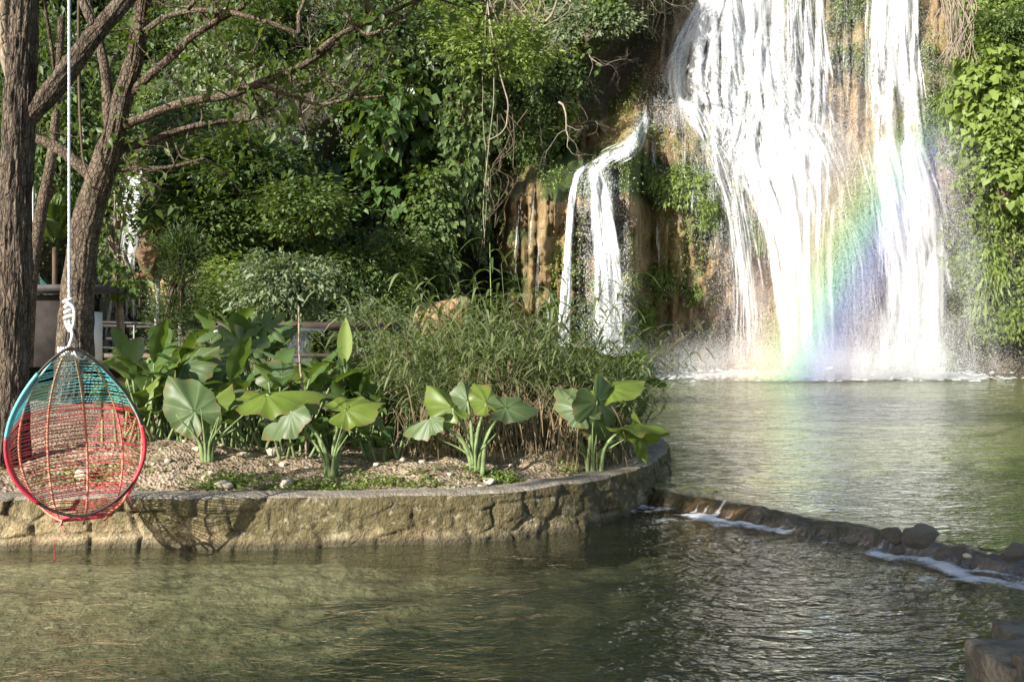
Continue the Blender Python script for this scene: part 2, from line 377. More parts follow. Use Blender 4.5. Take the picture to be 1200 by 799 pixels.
# ---------------------------------------------------------------- retaining wall round the island
def retaining_wall():
    seg = np.r_[0, np.cumsum(np.linalg.norm(np.diff(EDGE, axis=0), axis=1))]
    s0, s1 = 6.0, np.interp(650, np.arange(900), seg)
    S = np.arange(s0, s1, .013); ex = np.interp(S, seg, EDGE[:, 0]); ey = np.interp(S, seg, EDGE[:, 1])
    T = norm(np.stack([np.gradient(ex), np.gradient(ey)], -1)); Nn = np.stack([T[:, 1], -T[:, 0]], -1)     # outward
    zf = np.concatenate([np.arange(-.75, -.05, .08), np.arange(-.05, .40, .012)]); tp = np.linspace(0, .38, 18)
    # stone cells: rows of uneven blocks
    r2 = np.random.default_rng(3)
    rows = [(-.9, -.05), (-.05, .12), (.12, .27), (.27, .46)]
    pts, hgt = [], []
    for a, b in rows:
        s = s0-.5
        while s < s1+.5:
            wd = r2.uniform(.16, .5); pts.append((s+wd/2, (a+b)/2+r2.uniform(-.035, .035))); hgt.append(r2.uniform(-.03, .035)); s += wd
    pts = np.array(pts); hgt = np.array(hgt)
    G, Zg = np.meshgrid(S, zf); Gw = G+.05*fbm(G*4, Zg*4, 0, 3, 91); Zw = Zg+.04*fbm(G*4, Zg*4, 5, 3, 92)
    g = Gw.ravel(); zz = Zw.ravel(); f1 = np.empty(len(g)); f2 = np.empty(len(g)); hh = np.empty(len(g))
    for i in range(0, len(g), 3000):
        D = np.sqrt(((g[i:i+3000, None]-pts[:, 0])**2)*.55+((zz[i:i+3000, None]-pts[:, 1])*1.25)**2)
        j = np.argsort(D, 1)[:, :2]; a = np.arange(len(D)); f1[i:i+3000] = D[a, j[:, 0]]; f2[i:i+3000] = D[a, j[:, 1]]; hh[i:i+3000] = hgt[j[:, 0]]
    ed = (f2-f1).reshape(G.shape); hh = hh.reshape(G.shape)
    rough = sm(4.5, 9.5, G)                                                 # stones left, render-like face further right
    wide = sm(-.1, .5, fbm(G*1.3, Zg*1.3, 2, 2, 95))
    groove = sm(.05, .0, ed)*(.3+.7*wide)*(1-.3*sm(11.2, 12.6, G))
    off = -.062*groove+hh*.75*(1-.5*sm(11, 12.5, G))+.03*fbm(G*9, Zg*9, 0, 5, 93)+.05*fbm(G*1.7, Zg*2.5, 0, 3, 94)-.02*sm(.25, .42, Zg)+.05*sm(.1, -.3, Zg)
    off = np.clip(off, -.1, .09)
    ztop = .395+.022*fbm(S*2.2, 0*S, 4, 4, 96)
    V = []
    for k in range(len(zf)):
        p = np.stack([ex, ey], -1)+Nn*off[k][:, None]
        z = np.minimum(zf[k]*np.ones_like(S), ztop-.012) if zf[k] > .3 else zf[k]*np.ones_like(S)
        V.append(np.c_[p, z])
    for k, q in enumerate(tp):
        edge = off[-1]*(1-k/17.)
        p = np.stack([ex, ey], -1)+Nn*(edge-q-.006*(k == 0))[:, None]
        z = ztop-.012*(k == 0)+.010*fbm(S*6, q*6+0*S, 3, 4, 97)+.012*sm(0, .1, q)-.05*sm(.27, .38, q)
        V.append(np.c_[p, z])
    n = len(V); V = np.array(V)
    gr = np.vstack([groove, np.zeros((len(tp), len(S)))]); tpA = np.vstack([np.zeros_like(groove), np.ones((len(tp), len(S)))])
    sA = np.tile(S, (n, 1)); moss = (sm(10.2, 12.3, sA)*.55+.16)*np.vstack([(.25+1.0*sm(.0, .36, Zg)+.4*fbm(G*3, Zg*.6, 6, 3, 98)), np.ones((len(tp), len(S)))])
    mb = MB(); mb.add(V, grid_faces(n, len(S)))
    t = NT('wall_limestone'); v = t.wcoord(); n1 = t.noise(v, 2.6, 8, .65); n2 = t.noise(t.wcoord((1, 1, .35)), 5, 7, .65); n3 = t.noise(v, 40, 5, .6)
    c = t.ramp(n1, [(.28, (.28, .2, .10)), (.48, (.46, .36, .21)), (.68, (.58, .49, .33))])
    c = t.mixc(t.ramp(t.math('ADD', n2, t.math('MULTIPLY', t.attr('moss'), .55)), [(.49, 0), (.72, .9)]), c, t.mixc(n1, (.035, .03, .015), (.11, .10, .03)))
    c = t.mixc(t.ramp(n3, [(.35, .55), (.55, 0)]), c, (.14, .10, .055)); c = t.mixc(t.ramp(t.noise(t.wcoord(), 13, 6, .7), [(.55, 0), (.7, .6)]), c, (.55, .49, .36))
    c = t.mixc(t.math('MULTIPLY', t.attr('groove'), .8), c, (.05, .04, .025))
    c = t.mixc(t.attr('top'), c, t.ramp(t.noise(v, 7, 8, .7), [(.3, (.16, .13, .095)), (.55, (.30, .26, .2)), (.75, (.42, .37, .3))]))
    zz_ = t.n('SeparateXYZ', {'Vector': t.n('NewGeometry').outputs['Position']}).outputs['Z']
    wet = t.ramp(t.math('ADD', zz_, t.math('MULTIPLY', t.math('SUBTRACT', n2, .5), .12)), [(.03, .9), (.085, 0)])
    c = t.mixc(wet, c, (.06, .05, .03))
    b = t.bump(t.math('ADD', n1, t.math('MULTIPLY', n3, .8)), 1.0, .045)
    o = mb.build('retaining_wall', t.surf(t.n('BsdfPrincipled', {'Base Color': c, 'Roughness': .85, 'Specular IOR Level': .25, 'Normal': b}).outputs[0]), attr={'groove': gr, 'top': tpA, 'moss': moss})
    tag(o, 'low curved wall of mossy yellow limestone blocks holding in the planted island', 'wall')
retaining_wall()

# ---------------------------------------------------------------- weir line: crest separates the upper pool from the near water
WE = spline([(1.45, 9.75), (1.75, 9.35), (2.2, 8.75), (2.7, 8.0), (3.1, 7.35), (3.45, 6.85), (3.9, 6.55), (4.6, 6.1), (6.5, 5.1), (11, 3.2), (20, -2)], 260)
def weirdist(x, y):
    """signed distance to the weir crest: positive on the upper pool side"""
    x = np.asarray(x, float); y = np.asarray(y, float); sh = x.shape; p = np.stack([x.ravel(), y.ravel()], -1)
    d = np.empty(len(p)); T = np.gradient(WE, axis=0)
    for i in range(0, len(p), 4000):
        q = p[i:i+4000]; D = q[:, None]-WE[None]; dd = (D**2).sum(-1); j = dd.argmin(1); a = np.arange(len(q))
        cr = T[j, 0]*D[a, j, 1]-T[j, 1]*D[a, j, 0]; d[i:i+4000] = np.sqrt(dd[a, j])*np.sign(cr)
    return d.reshape(sh)

# ---------------------------------------------------------------- beds and water
def bed():
    xs = np.concatenate([np.arange(-40, -8, 1.), np.arange(-8, 9, .06), np.arange(9, 41, 1.)]); ys = np.concatenate([np.arange(-12, 1, 1.), np.arange(1, 13, .06), np.arange(13, 48, 1.)])
    X, Y = np.meshgrid(xs, ys); wd = weirdist(X, Y)
    Z = -.42-.25*sm(6, 3, Y)*sm(-4, 1, X)+.2*sm(-2.5, -5, X)*sm(4, 7, Y)+.06*fbm(X*1.3, Y*1.3, 0, 4, 101)+.05*np.maximum(0, fbm(X*5, Y*5, 0, 3, 102))
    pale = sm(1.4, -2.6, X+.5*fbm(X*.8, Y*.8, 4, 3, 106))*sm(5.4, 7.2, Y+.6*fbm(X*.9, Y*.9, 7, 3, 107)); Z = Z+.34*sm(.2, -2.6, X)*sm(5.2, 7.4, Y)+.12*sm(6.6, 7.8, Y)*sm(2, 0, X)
    Z = np.minimum(Z, -.11+.03*fbm(X*3, Y*3, 0, 3, 108))
    Z = np.where((Y > 9.2), -.85+.2*fbm(X*.5, Y*.5, 0, 3, 103), Z)
    mb = MB(); mb.add(np.stack([X, Y, Z], -1), grid_faces(len(ys), len(xs)))
    t = NT('river_bed'); v = t.wcoord(); n1 = t.noise(v, 1.1, 8, .65); vo = t.n('TexVoronoi', {'Vector': t.wcoord(), 'Scale': 9.0}); n2 = t.noise(v, 16, 5)
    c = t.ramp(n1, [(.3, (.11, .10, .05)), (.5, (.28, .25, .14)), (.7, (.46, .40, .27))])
    dk = t.ramp(n1, [(.3, (.022, .022, .012)), (.55, (.065, .058, .03)), (.72, (.18, .155, .09))]); c = t.mixc(t.attr('pale'), dk, t.mixc(.5, c, (.42, .36, .24)))  # bed beyond the pale sediment is darkened in place of tree shade
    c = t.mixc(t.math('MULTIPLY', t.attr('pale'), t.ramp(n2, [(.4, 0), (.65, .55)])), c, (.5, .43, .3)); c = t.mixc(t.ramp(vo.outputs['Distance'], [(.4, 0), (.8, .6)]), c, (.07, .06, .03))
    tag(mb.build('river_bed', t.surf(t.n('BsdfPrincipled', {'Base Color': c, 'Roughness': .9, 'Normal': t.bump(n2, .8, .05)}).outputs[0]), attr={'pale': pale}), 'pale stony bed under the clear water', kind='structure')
bed()
BD = .038
def watermat(name, tint, murk, murkc, sc1, sc2, st, flow=(1, 1, 1), foam=False):
    t = NT(name); v = t.wcoord(flow)
    a = t.noise(v, sc1, 2, .5, .7); b = t.noise(t.wcoord((flow[0]*1.3, flow[1], 1)), sc2, 1.5, .5, .8)
    c_ = t.noise(t.wcoord((.7, 1.2, 1)), sc1*.35, 3)
    h = t.math('ADD', t.math('ADD', a, t.math('MULTIPLY', b, .32)), t.math('MULTIPLY', c_, .9))
    nr = t.bump(h, st, BD)
    ior = t.math('SUBTRACT', 1.34, t.math('MULTIPLY', t.n('NewGeometry').outputs['Backfacing'], .594))      # same loss of light on the way in and out
    fr = t.n('Fresnel', {'IOR': ior, 'Normal': nr}).outputs[0]
    gl = t.n('BsdfGlossy', {'Color': (1, 1, 1, 1), 'Roughness': .02, 'Normal': nr}).outputs[0]
    tr = t.n('BsdfTransparent', {'Color': col(tint)}).outputs[0]
    df = t.n('BsdfDiffuse', {'Color': col(murkc), 'Normal': nr}).outputs[0]
    body = t.mixs(murk, tr, df)
    return t.surf(t.mixs(t.math('MULTIPLY', fr, 1.08, True), body, gl))
def waves(X, Y, amp, s):
    return amp*(fbm(X*1.1, Y*2.2, 0, 3, s)+.6*fbm(X*3.2, Y*5.0, 0, 2, s+7))
def near_water():
    xs = np.concatenate([np.arange(-24, -6, .6), np.arange(-6, 6.5, .05), np.arange(6.5, 24, .6)]); ys = np.concatenate([np.arange(-14, 1.5, .6), np.arange(1.5, 10.2, .04)])
    X, Y = np.meshgrid(xs, ys); wd = weirdist(X, Y)
    turb = np.exp(-np.abs(wd)/.9)
    Z = waves(X, Y, .016, 111)+turb*.03*fbm(X*4, Y*4, 0, 3, 115)
    ok = (inside(X, Y) < .12)&(wd < .1)
    Q = grid_faces(len(ys), len(xs)); k = ok.ravel()[Q].all(1)
    mb = MB(); mb.add(np.stack([X, Y, Z], -1), Q[k])
    o = mb.build('river_water', watermat('river_water', (.80, .85, .74), .10, (.075, .088, .04), 4.0, 12, 1.0, (1, 1.7, 1)))
    tag(o, 'rippled clear olive water of the river in front of the island', kind='structure')
near_water()
def far_water():
    xs = np.concatenate([np.arange(-40, 1, .5), np.arange(1, 8, .06), np.arange(8, 40, .5)]); ys = np.concatenate([np.arange(-3, 5, .25), np.arange(5, 14, .06), np.arange(14, 46, .25)])
    X, Y = np.meshgrid(xs, ys); wd = weirdist(X, Y)
    Z = .15+waves(X, Y, .016, 121)*sm(.0, .6, wd)-.02*sm(.5, 0, wd)
    ok = (inside(X, Y) < .12)&((wd > 0.02)|(Y > 12))
    Q = grid_faces(len(ys), len(xs)); k = ok.ravel()[Q].all(1)
    mb = MB(); mb.add(np.stack([X, Y, Z], -1), Q[k])
    o = mb.build('pool_water', watermat('pool_water', (.74, .82, .52), .5, (.25, .28, .105), 4.0, 14, 1.0, (1, 1.6, 1)))
    tag(o, 'olive green pool below the waterfall', kind='structure')
far_water()
# ================================================================ WATER FALLING
def watersprite(name, soft=1.0):
    t = NT(name); v = t.wcoord((1, 1, .16)); n1 = t.noise(v, 7, 5, .7, .3); n2 = t.noise(t.wcoord((1, 1, .45)), 26, 3, .7)
    a = t.math('ADD', t.math('MULTIPLY', n1, .6), t.math('MULTIPLY', n2, .4))
    al = t.math('MULTIPLY', t.ramp(t.math('ADD', a, t.math('SUBTRACT', t.attr('den'), .5)), [(.36, 0), (.74, 1)]), soft)
    d = t.mixs(.5, t.n('BsdfDiffuse', {'Color': (.93, .94, .95, 1)}).outputs[0], t.n('BsdfTranslucent', {'Color': (.93, .94, .95, 1)}).outputs[0])
    d = t.mixs(.08, d, t.n('BsdfGlossy', {'Roughness': .25}).outputs[0])
    return t.surf(t.mixs(al, t.n('BsdfTransparent').outputs[0], d))
WATER = watersprite('white_water', .95)
def strands(mb, den, rng, path, wid, n, rw=(.03, .12), off=(.05, .35), Y=None, frag=(.12, .5), dval=(.35, .8), flare=1.0, m=0, vj=0):
    """n ribbons of falling water round a centre line of (u, v) points; the water follows the rock and then falls free"""
    cl = spline(path, 60); ww = np.interp(np.linspace(0, 1, 60), np.linspace(0, 1, len(wid)), wid)
    cliffY = fastY
    for i in range(int(n*1.9)):
        L = rng.uniform(*frag); t0 = rng.uniform(-.02, max(1-L, 0)+.02); k = max(6, int(26*L))
        tt = np.clip(np.linspace(t0, t0+L, k), 0, 1)
        s = np.clip(rng.normal()*.5, -1, 1); ds = rng.normal()*.25
        u = np.interp(tt, np.linspace(0, 1, 60), cl[:, 0])+np.interp(tt, np.linspace(0, 1, 60), ww)*(s+ds*np.linspace(0, 1, k))
        v = np.interp(tt, np.linspace(0, 1, 60), cl[:, 1])
        v = v+rng.normal()*vj; x, z = Xu(u), Zv(v); o = rng.uniform(*off)
        u = u+.35*np.sin(z*2.1+i*3.1)+.3*np.sin(z*4.7+i*1.7)
        y = cliffY(x, z)-o if Y is None else Y+0*x-o+.05*fbm(z, i*1.7, 0, 2, 9)
        y = np.minimum.accumulate(y); q3 = PP(u, v, y); x, z = q3[:, 0], np.maximum(q3[:, 2], .16)
        w_ = rng.uniform(*rw)*np.sin(np.pi*np.clip(np.linspace(.04, .97, k), 0, 1))**.5*(1+flare*np.linspace(0, 1, k)*.6)
        a = rng.uniform(-.5, .5); dx = np.cos(a); dy = np.sin(a)
        Lf = np.c_[x-w_*dx, y-w_*dy, z]; Rt = np.c_[x+w_*dx, y+w_*dy, z]
        V = np.stack([Lf, np.c_[x, y-.25*w_, z], Rt], 1).reshape(-1, 3)
        mb.add(V, grid_faces(k, 3), None, m)
        dv = np.full((k, 3), rng.uniform(*dval)); dv[:, 0] -= .42; dv[:, 2] -= .42; dv[0] -= .3; dv[-1] -= .3; den.append(dv.ravel())
def drops(mb, den, rng, path, wid, n, size=(.012, .05), off=(.1, .7), Y=None):
    n = int(n*2.1); size = (size[0]*.42, size[1]*.46); cl = spline(path, 60); t = rng.random(n); ww = np.interp(t, np.linspace(0, 1, len(wid)), wid)
    u = np.interp(t, np.linspace(0, 1, 60), cl[:, 0])+ww*rng.normal(size=n)*.75; v = np.interp(t, np.linspace(0, 1, 60), cl[:, 1])+rng.normal(size=n)*4
    x, z = Xu(u), Zv(v)
    y = (fastY(x, z) if Y is None else Y)-rng.uniform(*off, size=n)
    q3 = PP(u, v, y); x, z = q3[:, 0], np.maximum(q3[:, 2], .18)
    s = rng.uniform(*size, size=n)*rng.uniform(.5, 1, n); h = s*rng.uniform(1, 3.2, n)
    c = np.c_[x, y, z]; o4 = np.zeros((n, 4, 3)); sg = np.array([[1, 1, 1], [1, -1, -1], [-1, 1, -1], [-1, -1, 1]])*.75
    an = rng.uniform(0, 6.28, n); ca, sa = np.cos(an), np.sin(an)
    for k, (a, b, c3) in enumerate(sg): o4[:, k] = c+np.c_[(a*ca-b*sa)*s, (a*sa+b*ca)*s, c3*h]
    b = np.arange(n)[:, None]*4
    T = np.concatenate([b+np.array([[i, j, k]]) for i, j, k in ((0, 2, 1), (0, 1, 3), (0, 3, 2), (1, 2, 3))])
    mb.add(o4.reshape(-1, 3), None, T); den.append(np.full(4*n, 1.0))
def fall_part(name, parent, fn):
    mb = MB(); den = []; fn(mb, den); return mb.build(name, WATER, parent, attr={'den': np.concatenate(den)})

rng = np.random.default_rng(21)
big = thing('waterfall', 'tall white main waterfall spreading over the ochre cliff into the pool', 'waterfall', (0, 0, 0))
def f_left(mb, den):
    strands(mb, den, rng, [(848, -60), (840, 0), (822, 60), (822, 110), (842, 165), (865, 230)], [12, 20, 28, 30, 28, 22], 90, (.14, .34), (.03, .2), dval=(.42, .62))
    strands(mb, den, rng, [(848, -60), (838, 0), (815, 60), (815, 110), (838, 165)], [9, 16, 22, 24, 20], 300, (.03, .13), dval=(.45, .85))
    strands(mb, den, rng, [(850, -40), (862, 50), (868, 120), (880, 190)], [14, 16, 22, 34], 260, (.03, .12), dval=(.4, .8))
    strands(mb, den, rng, [(838, 150), (850, 200), (862, 250), (872, 330), (875, 440)], [22, 18, 12, 13, 18], 170, (.02, .08), dval=(.35, .65))
    strands(mb, den, rng, [(845, 150), (872, 185), (905, 230), (925, 290), (938, 440)], [16, 18, 16, 14, 18], 260, (.02, .09), dval=(.4, .75))
fall_part('stream', big, f_left)
def f_mid(mb, den):
    strands(mb, den, rng, [(900, -60), (898, 20), (900, 90), (908, 150), (920, 220), (932, 300), (944, 440)], [24, 24, 28, 44, 54, 34, 26], 150, (.14, .36), (.03, .3), dval=(.4, .62))
    strands(mb, den, rng, [(890, -60), (888, 20), (890, 90), (900, 150), (915, 210)], [14, 14, 18, 34, 50], 420, (.03, .14), dval=(.45, .9))
    strands(mb, den, rng, [(905, 120), (915, 180), (925, 230), (935, 300), (945, 440)], [34, 50, 34, 18, 24], 520, (.03, .13), (.05, .6), dval=(.5, .95))
    strands(mb, den, rng, [(945, -60), (948, 40), (950, 110), (940, 170)], [14, 18, 20, 34], 300, (.02, .09), dval=(.35, .7))
    strands(mb, den, rng, [(925, -60), (930, 60), (935, 140)], [6, 9, 18], 110, (.02, .07), dval=(.3, .6))
    strands(mb, den, rng, [(955, 140), (975, 185), (985, 240), (1010, 300), (1020, 440)], [26, 24, 22, 24, 30], 230, (.015, .06), dval=(.25, .6))
    strands(mb, den, rng, [(965, 170), (968, 220), (963, 300), (963, 440)], [8, 6, 6, 9], 50, (.015, .05), dval=(.3, .6))
    strands(mb, den, rng, [(985, -60), (990, 60), (985, 150)], [18, 20, 14], 90, (.012, .04), dval=(.25, .5))
def f_veil(mb, den):
    strands(mb, den, rng, [(925, 110), (925, 170), (928, 250), (930, 330)], [40, 62, 85, 80], 420, (.015, .06), (.1, .7), dval=(.15, .5))
    strands(mb, den, rng, [(1000, 150), (1025, 260), (1050, 440)], [30, 50, 66], 420, (.012, .05), (.1, .8), dval=(.15, .5))
    strands(mb, den, rng, [(850, 40), (845, 130), (850, 220)], [40, 45, 40], 260, (.015, .05), (.05, .5), dval=(.15, .5))
    strands(mb, den, rng, [(960, -60), (965, 60), (965, 150)], [70, 70, 60], 260, (.012, .05), (.05, .5), dval=(.1, .45))
fall_part('veil', big, f_veil)
def f_edge(mb, den):
    strands(mb, den, rng, [(850, -30), (826, 45), (802, 100), (788, 155)], [10, 18, 24, 28], 260, (.012, .05), (.05, .5), dval=(.2, .6), frag=(.08, .3), vj=8)
    drops(mb, den, rng, [(845, -10), (815, 70), (790, 150)], [22, 28, 30], 9000, (.01, .035))
fall_part('spray_edge', big, f_edge)
fall_part('stream', big, f_mid)
def f_right(mb, den):
    strands(mb, den, rng, [(1048, -60), (1048, 40), (1052, 160), (1066, 260), (1072, 440)], [18, 18, 24, 32, 32], 130, (.14, .34), (.03, .4), dval=(.4, .62))
    strands(mb, den, rng, [(1095, 180), (1110, 300), (1112, 440)], [20, 26, 30], 40, (.12, .3), (.05, .5), dval=(.2, .42))
    strands(mb, den, rng, [(1040, -60), (1040, 40), (1045, 130), (1050, 230)], [16, 16, 18, 22], 330, (.025, .11), dval=(.35, .75))
    strands(mb, den, rng, [(1062, -60), (1062, 60), (1064, 160)], [12, 14, 20], 220, (.025, .1), dval=(.35, .75))
    strands(mb, den, rng, [(1052, 160), (1065, 240), (1072, 330), (1072, 440)], [24, 30, 28, 28], 760, (.03, .15), (.1, .8), dval=(.6, 1.0))
    strands(mb, den, rng, [(1020, 170), (1035, 260), (1040, 350), (1043, 440)], [16, 12, 9, 10], 170, (.02, .07), dval=(.35, .7))
    strands(mb, den, rng, [(1100, 60), (1110, 200), (1118, 320), (1122, 440)], [10, 16, 22, 22], 110, (.012, .05), dval=(.2, .5))
    strands(mb, den, rng, [(1018, -40), (1018, 60), (1022, 150)], [4, 5, 7], 60, (.012, .04), dval=(.3, .6))
fall_part('stream', big, f_right)
for u, v0, v1 in [(790, 150, 200), (800, 140, 250), (778, 155, 230), (812, 170, 260), (822, 150, 240), (765, 160, 215), (835, 190, 300), (890, 240, 440), (905, 270, 440), (985, 260, 440), (1000, 230, 420), (1090, 250, 440), (1135, 300, 440), (770, 250, 330)]:
    fall_part('drip', big, lambda mb, den: strands(mb, den, rng, [(u, v0), (u+1, (v0+v1)/2), (u+2, v1)], [3, 3, 5], 12, (.012, .035), dval=(.3, .6)))
def f_spray(mb, den):
    for pa, wd, n in (([(838, -20), (830, 100), (850, 200), (870, 320), (875, 438)], [30, 40, 34, 30, 34], 16000), ([(890, -20), (895, 90), (915, 200), (940, 320), (948, 438)], [25, 40, 70, 60, 60], 24000),
                      ([(950, -20), (960, 120), (990, 230), (1012, 438)], [40, 40, 45, 55], 14000), ([(1050, -20), (1055, 150), (1068, 300), (1072, 438)], [30, 42, 45, 55], 18000), ([(1115, 150), (1120, 438)], [14, 25], 1600), ([(870, 400), (960, 435), (1110, 435)], [30, 40, 40], 2500)):
        drops(mb, den, rng, pa, wd, n, (.008, .032))
fall_part('spray', big, f_spray)['kind'] = 'stuff'

side = thing('waterfall', 'narrow white side cascade running down a rock ledge left of the main waterfall', 'waterfall')
def f_side(mb, den):
    strands(mb, den, rng, [(757, 132), (752, 150), (738, 172), (712, 186), (697, 198)], [3, 4, 6, 9, 8], 150, (.02, .07), (.03, .18), dval=(.4, .85), frag=(.15, .4), vj=4)
    drops(mb, den, rng, [(757, 132), (738, 172), (697, 198)], [6, 9, 12], 1600, (.01, .035), (.05, .4))
    strands(mb, den, rng, [(697, 192), (703, 225), (710, 290), (714, 350), (716, 425)], [8, 9, 12, 14, 16], 330, (.02, .10), (.05, .4), dval=(.4, .8))
    drops(mb, den, rng, [(700, 200), (712, 320), (716, 430)], [16, 24, 30], 9000, (.012, .04))
fall_part('stream', side, f_side)
def f_side2(mb, den):
    strands(mb, den, rng, [(690, 192), (676, 205), (670, 240), (666, 300), (661, 385), (660, 420)], [5, 3, 3, 3.5, 4.5, 5], 110, (.02, .07), (.04, .2), dval=(.45, .85))
    for u, v0, v1 in ((630, 250, 400), (606, 225, 330), (642, 330, 420), (623, 215, 300)):
        strands(mb, den, rng, [(u+4, v0), (u, (v0+v1)/2), (u-3, v1)], [2, 2, 3], 14, (.012, .04), dval=(.3, .6))
fall_part('stream', side, f_side2)

bk = thing('waterfall', 'distant white waterfall glimpsed between the trunks behind the hut', 'waterfall')
def f_back(mb, den):
    strands(mb, den, rng, [(160, 195), (150, 235), (140, 290), (128, 340), (118, 420)], [7, 11, 17, 24, 28], 420, (.05, .16), (.5, 1.5), dval=(.25, .7))
    drops(mb, den, rng, [(150, 230), (138, 300), (120, 420)], [14, 24, 34], 2500, (.015, .05), (.6, 1.6))
fall_part('stream', bk, f_back)
lo = thing('waterfall', 'small low cascade tumbling under the dark beam behind the broad leaved plants', 'waterfall')
def f_low(mb, den):
    a, b = [(349, 375), (346, 395), (340, 430)], [8, 12, 20]
    strands(mb, den, rng, a, b, 240, (.03, .12), (2.2, 2.8), dval=(.45, .85))
fall_part('stream', lo, f_low)

tr = thing('trickle', 'thin dark trickle of water in the gully left of the earth mound', 'waterfall')
fall_part('stream', tr, lambda mb, den: strands(mb, den, rng, [(440, 268), (446, 310), (440, 350), (420, 385)], [5, 5, 6, 8], 30, (.015, .04), (.1, .2), dval=(.2, .5)))
# foam where the falls meet the pool
def foam():
    mb = MB(); den = []
    r = np.random.default_rng(5)
    for a, b, c_, n in ((860, 900, 36, 1400), (930, 965, 36, 2600), (1060, 1085, 34, 2600), (1000, 1110, 50, 1400), (780, 860, 30, 900), (700, 725, 12, 700)):
        u = r.normal((a+b)/2, c_, n); y = cliffY(Xu(u), .5+0*u)-.6-r.exponential(.7, n); x = (u-600)/F*y; z = .17+r.exponential(.07, n)
        s = r.uniform(.02, .09, n)
        for i in range(n):
            q = s[i]; k = 6; an = np.arange(k)*np.pi/3+r.random()
            V = np.c_[x[i]+q*1.6*np.cos(an), y[i]+q*np.sin(an)*1.5, z[i]+0*an]; V = np.vstack([V, [x[i], y[i], z[i]+q*.7]])
            mb.add(V, None, [(j, (j+1) % k, k) for j in range(k)]); den.append(np.full(7, .8))
    U, D = np.meshgrid(np.linspace(690, 1145, 300), np.linspace(0, 1, 26)); Yb = fastY(Xu(U), .5+0*U)-.25-D*4.2
    heat = .55*gs(U, 945, 60)+.6*gs(U, 1075, 50)+.25*gs(U, 1010, 90)+.25*gs(U, 870, 30)+.3*gs(U, 716, 22)
    dn = .25+heat-.95*D+.35*fbm(U/9., Yb*1.6, 0, 4, 201); mb.add(np.stack([(U-600)/F*Yb, Yb, .185+.05*fbm(U/5., Yb*2, 0, 3, 202)*heat], -1), grid_faces(26, 300)); den.append(dn.ravel())
    o = mb.build('foam', WATER, attr={'den': np.concatenate(den)})
    tag(o, 'white foam where the waterfalls strike the pool', 'foam', kind='stuff')
foam()

# drifting spray (fine droplets) and the rainbow standing in it
def droplets(name, mat, c, s, aniso=1.3):
    n = len(c); s = np.asarray(s)[:, None]; r = np.random.default_rng(n)
    a, b_ = rdir(r, n), rdir(r, n); e1 = a; e2 = norm(np.cross(a, b_)); e3 = np.cross(e1, e2)
    V = np.stack([c+s*(e1+e2+e3)*.7, c+s*(e1-e2-e3)*.7, c+s*(-e1+e2-e3)*.7, c+s*(-e1-e2+e3)*.7], 1)
    i = np.arange(n)[:, None]*4; mb = MB(); mb.add(V.reshape(-1, 3), None, np.concatenate([i+np.array([[0, 2, 1]]), i+np.array([[0, 1, 3]]), i+np.array([[0, 3, 2]]), i+np.array([[1, 2, 3]])]))
    return mb.build(name, mat, smooth=False)
def mist():
    r = np.random.default_rng(15); t = NT('spray_droplets'); d = t.mixs(.5, t.n('BsdfDiffuse', {'Color': (.95, .95, .95, 1)}).outputs[0], t.n('BsdfTranslucent', {'Color': (.95, .95, .95, 1)}).outputs[0]); m = t.surf(d)
    cs = []
    for (u, v, Y, ru, rv, ry, n) in ((980, 425, 36.3, 115, 26, 1.6, 60000), (955, 350, 36.6, 75, 80, 1.5, 30000), (1085, 330, 36.2, 70, 110, 1.6, 60000), (935, 190, 37.2, 80, 75, 1.3, 60000), (840, 420, 37, 60, 24, 1.2, 9000), (715, 415, 34.6, 22, 22, .6, 6000), (1060, 150, 37, 50, 110, 1.2, 22000), (985, 428, 35.8, 130, 17, 1.6, 110000), (1075, 390, 36.0, 45, 60, 1.4, 60000), (945, 395, 36.3, 40, 55, 1.4, 40000), (1010, 330, 36.6, 100, 110, 1.2, 60000), (1115, 370, 36.6, 32, 85, 1.3, 30000)):
        n = int(n*2.4); q = r.normal(size=(n, 3))*.75; uu, vv, yy = u+q[:, 0]*ru, v+q[:, 1]*rv, Y+q[:, 2]*ry*.6
        k = fbm(uu/26., vv/60., yy*.5, 4, 17) > r.uniform(-.5, .35, n); p = PP(uu[k], vv[k], yy[k]); cs.append(p[p[:, 2] > .2])
    c = np.concatenate(cs); o = droplets('mist', m, c, r.uniform(.0025, .0068, len(c)))
    tag(o, 'fine white spray drifting in front of the main waterfall', 'mist', kind='stuff')
mist()
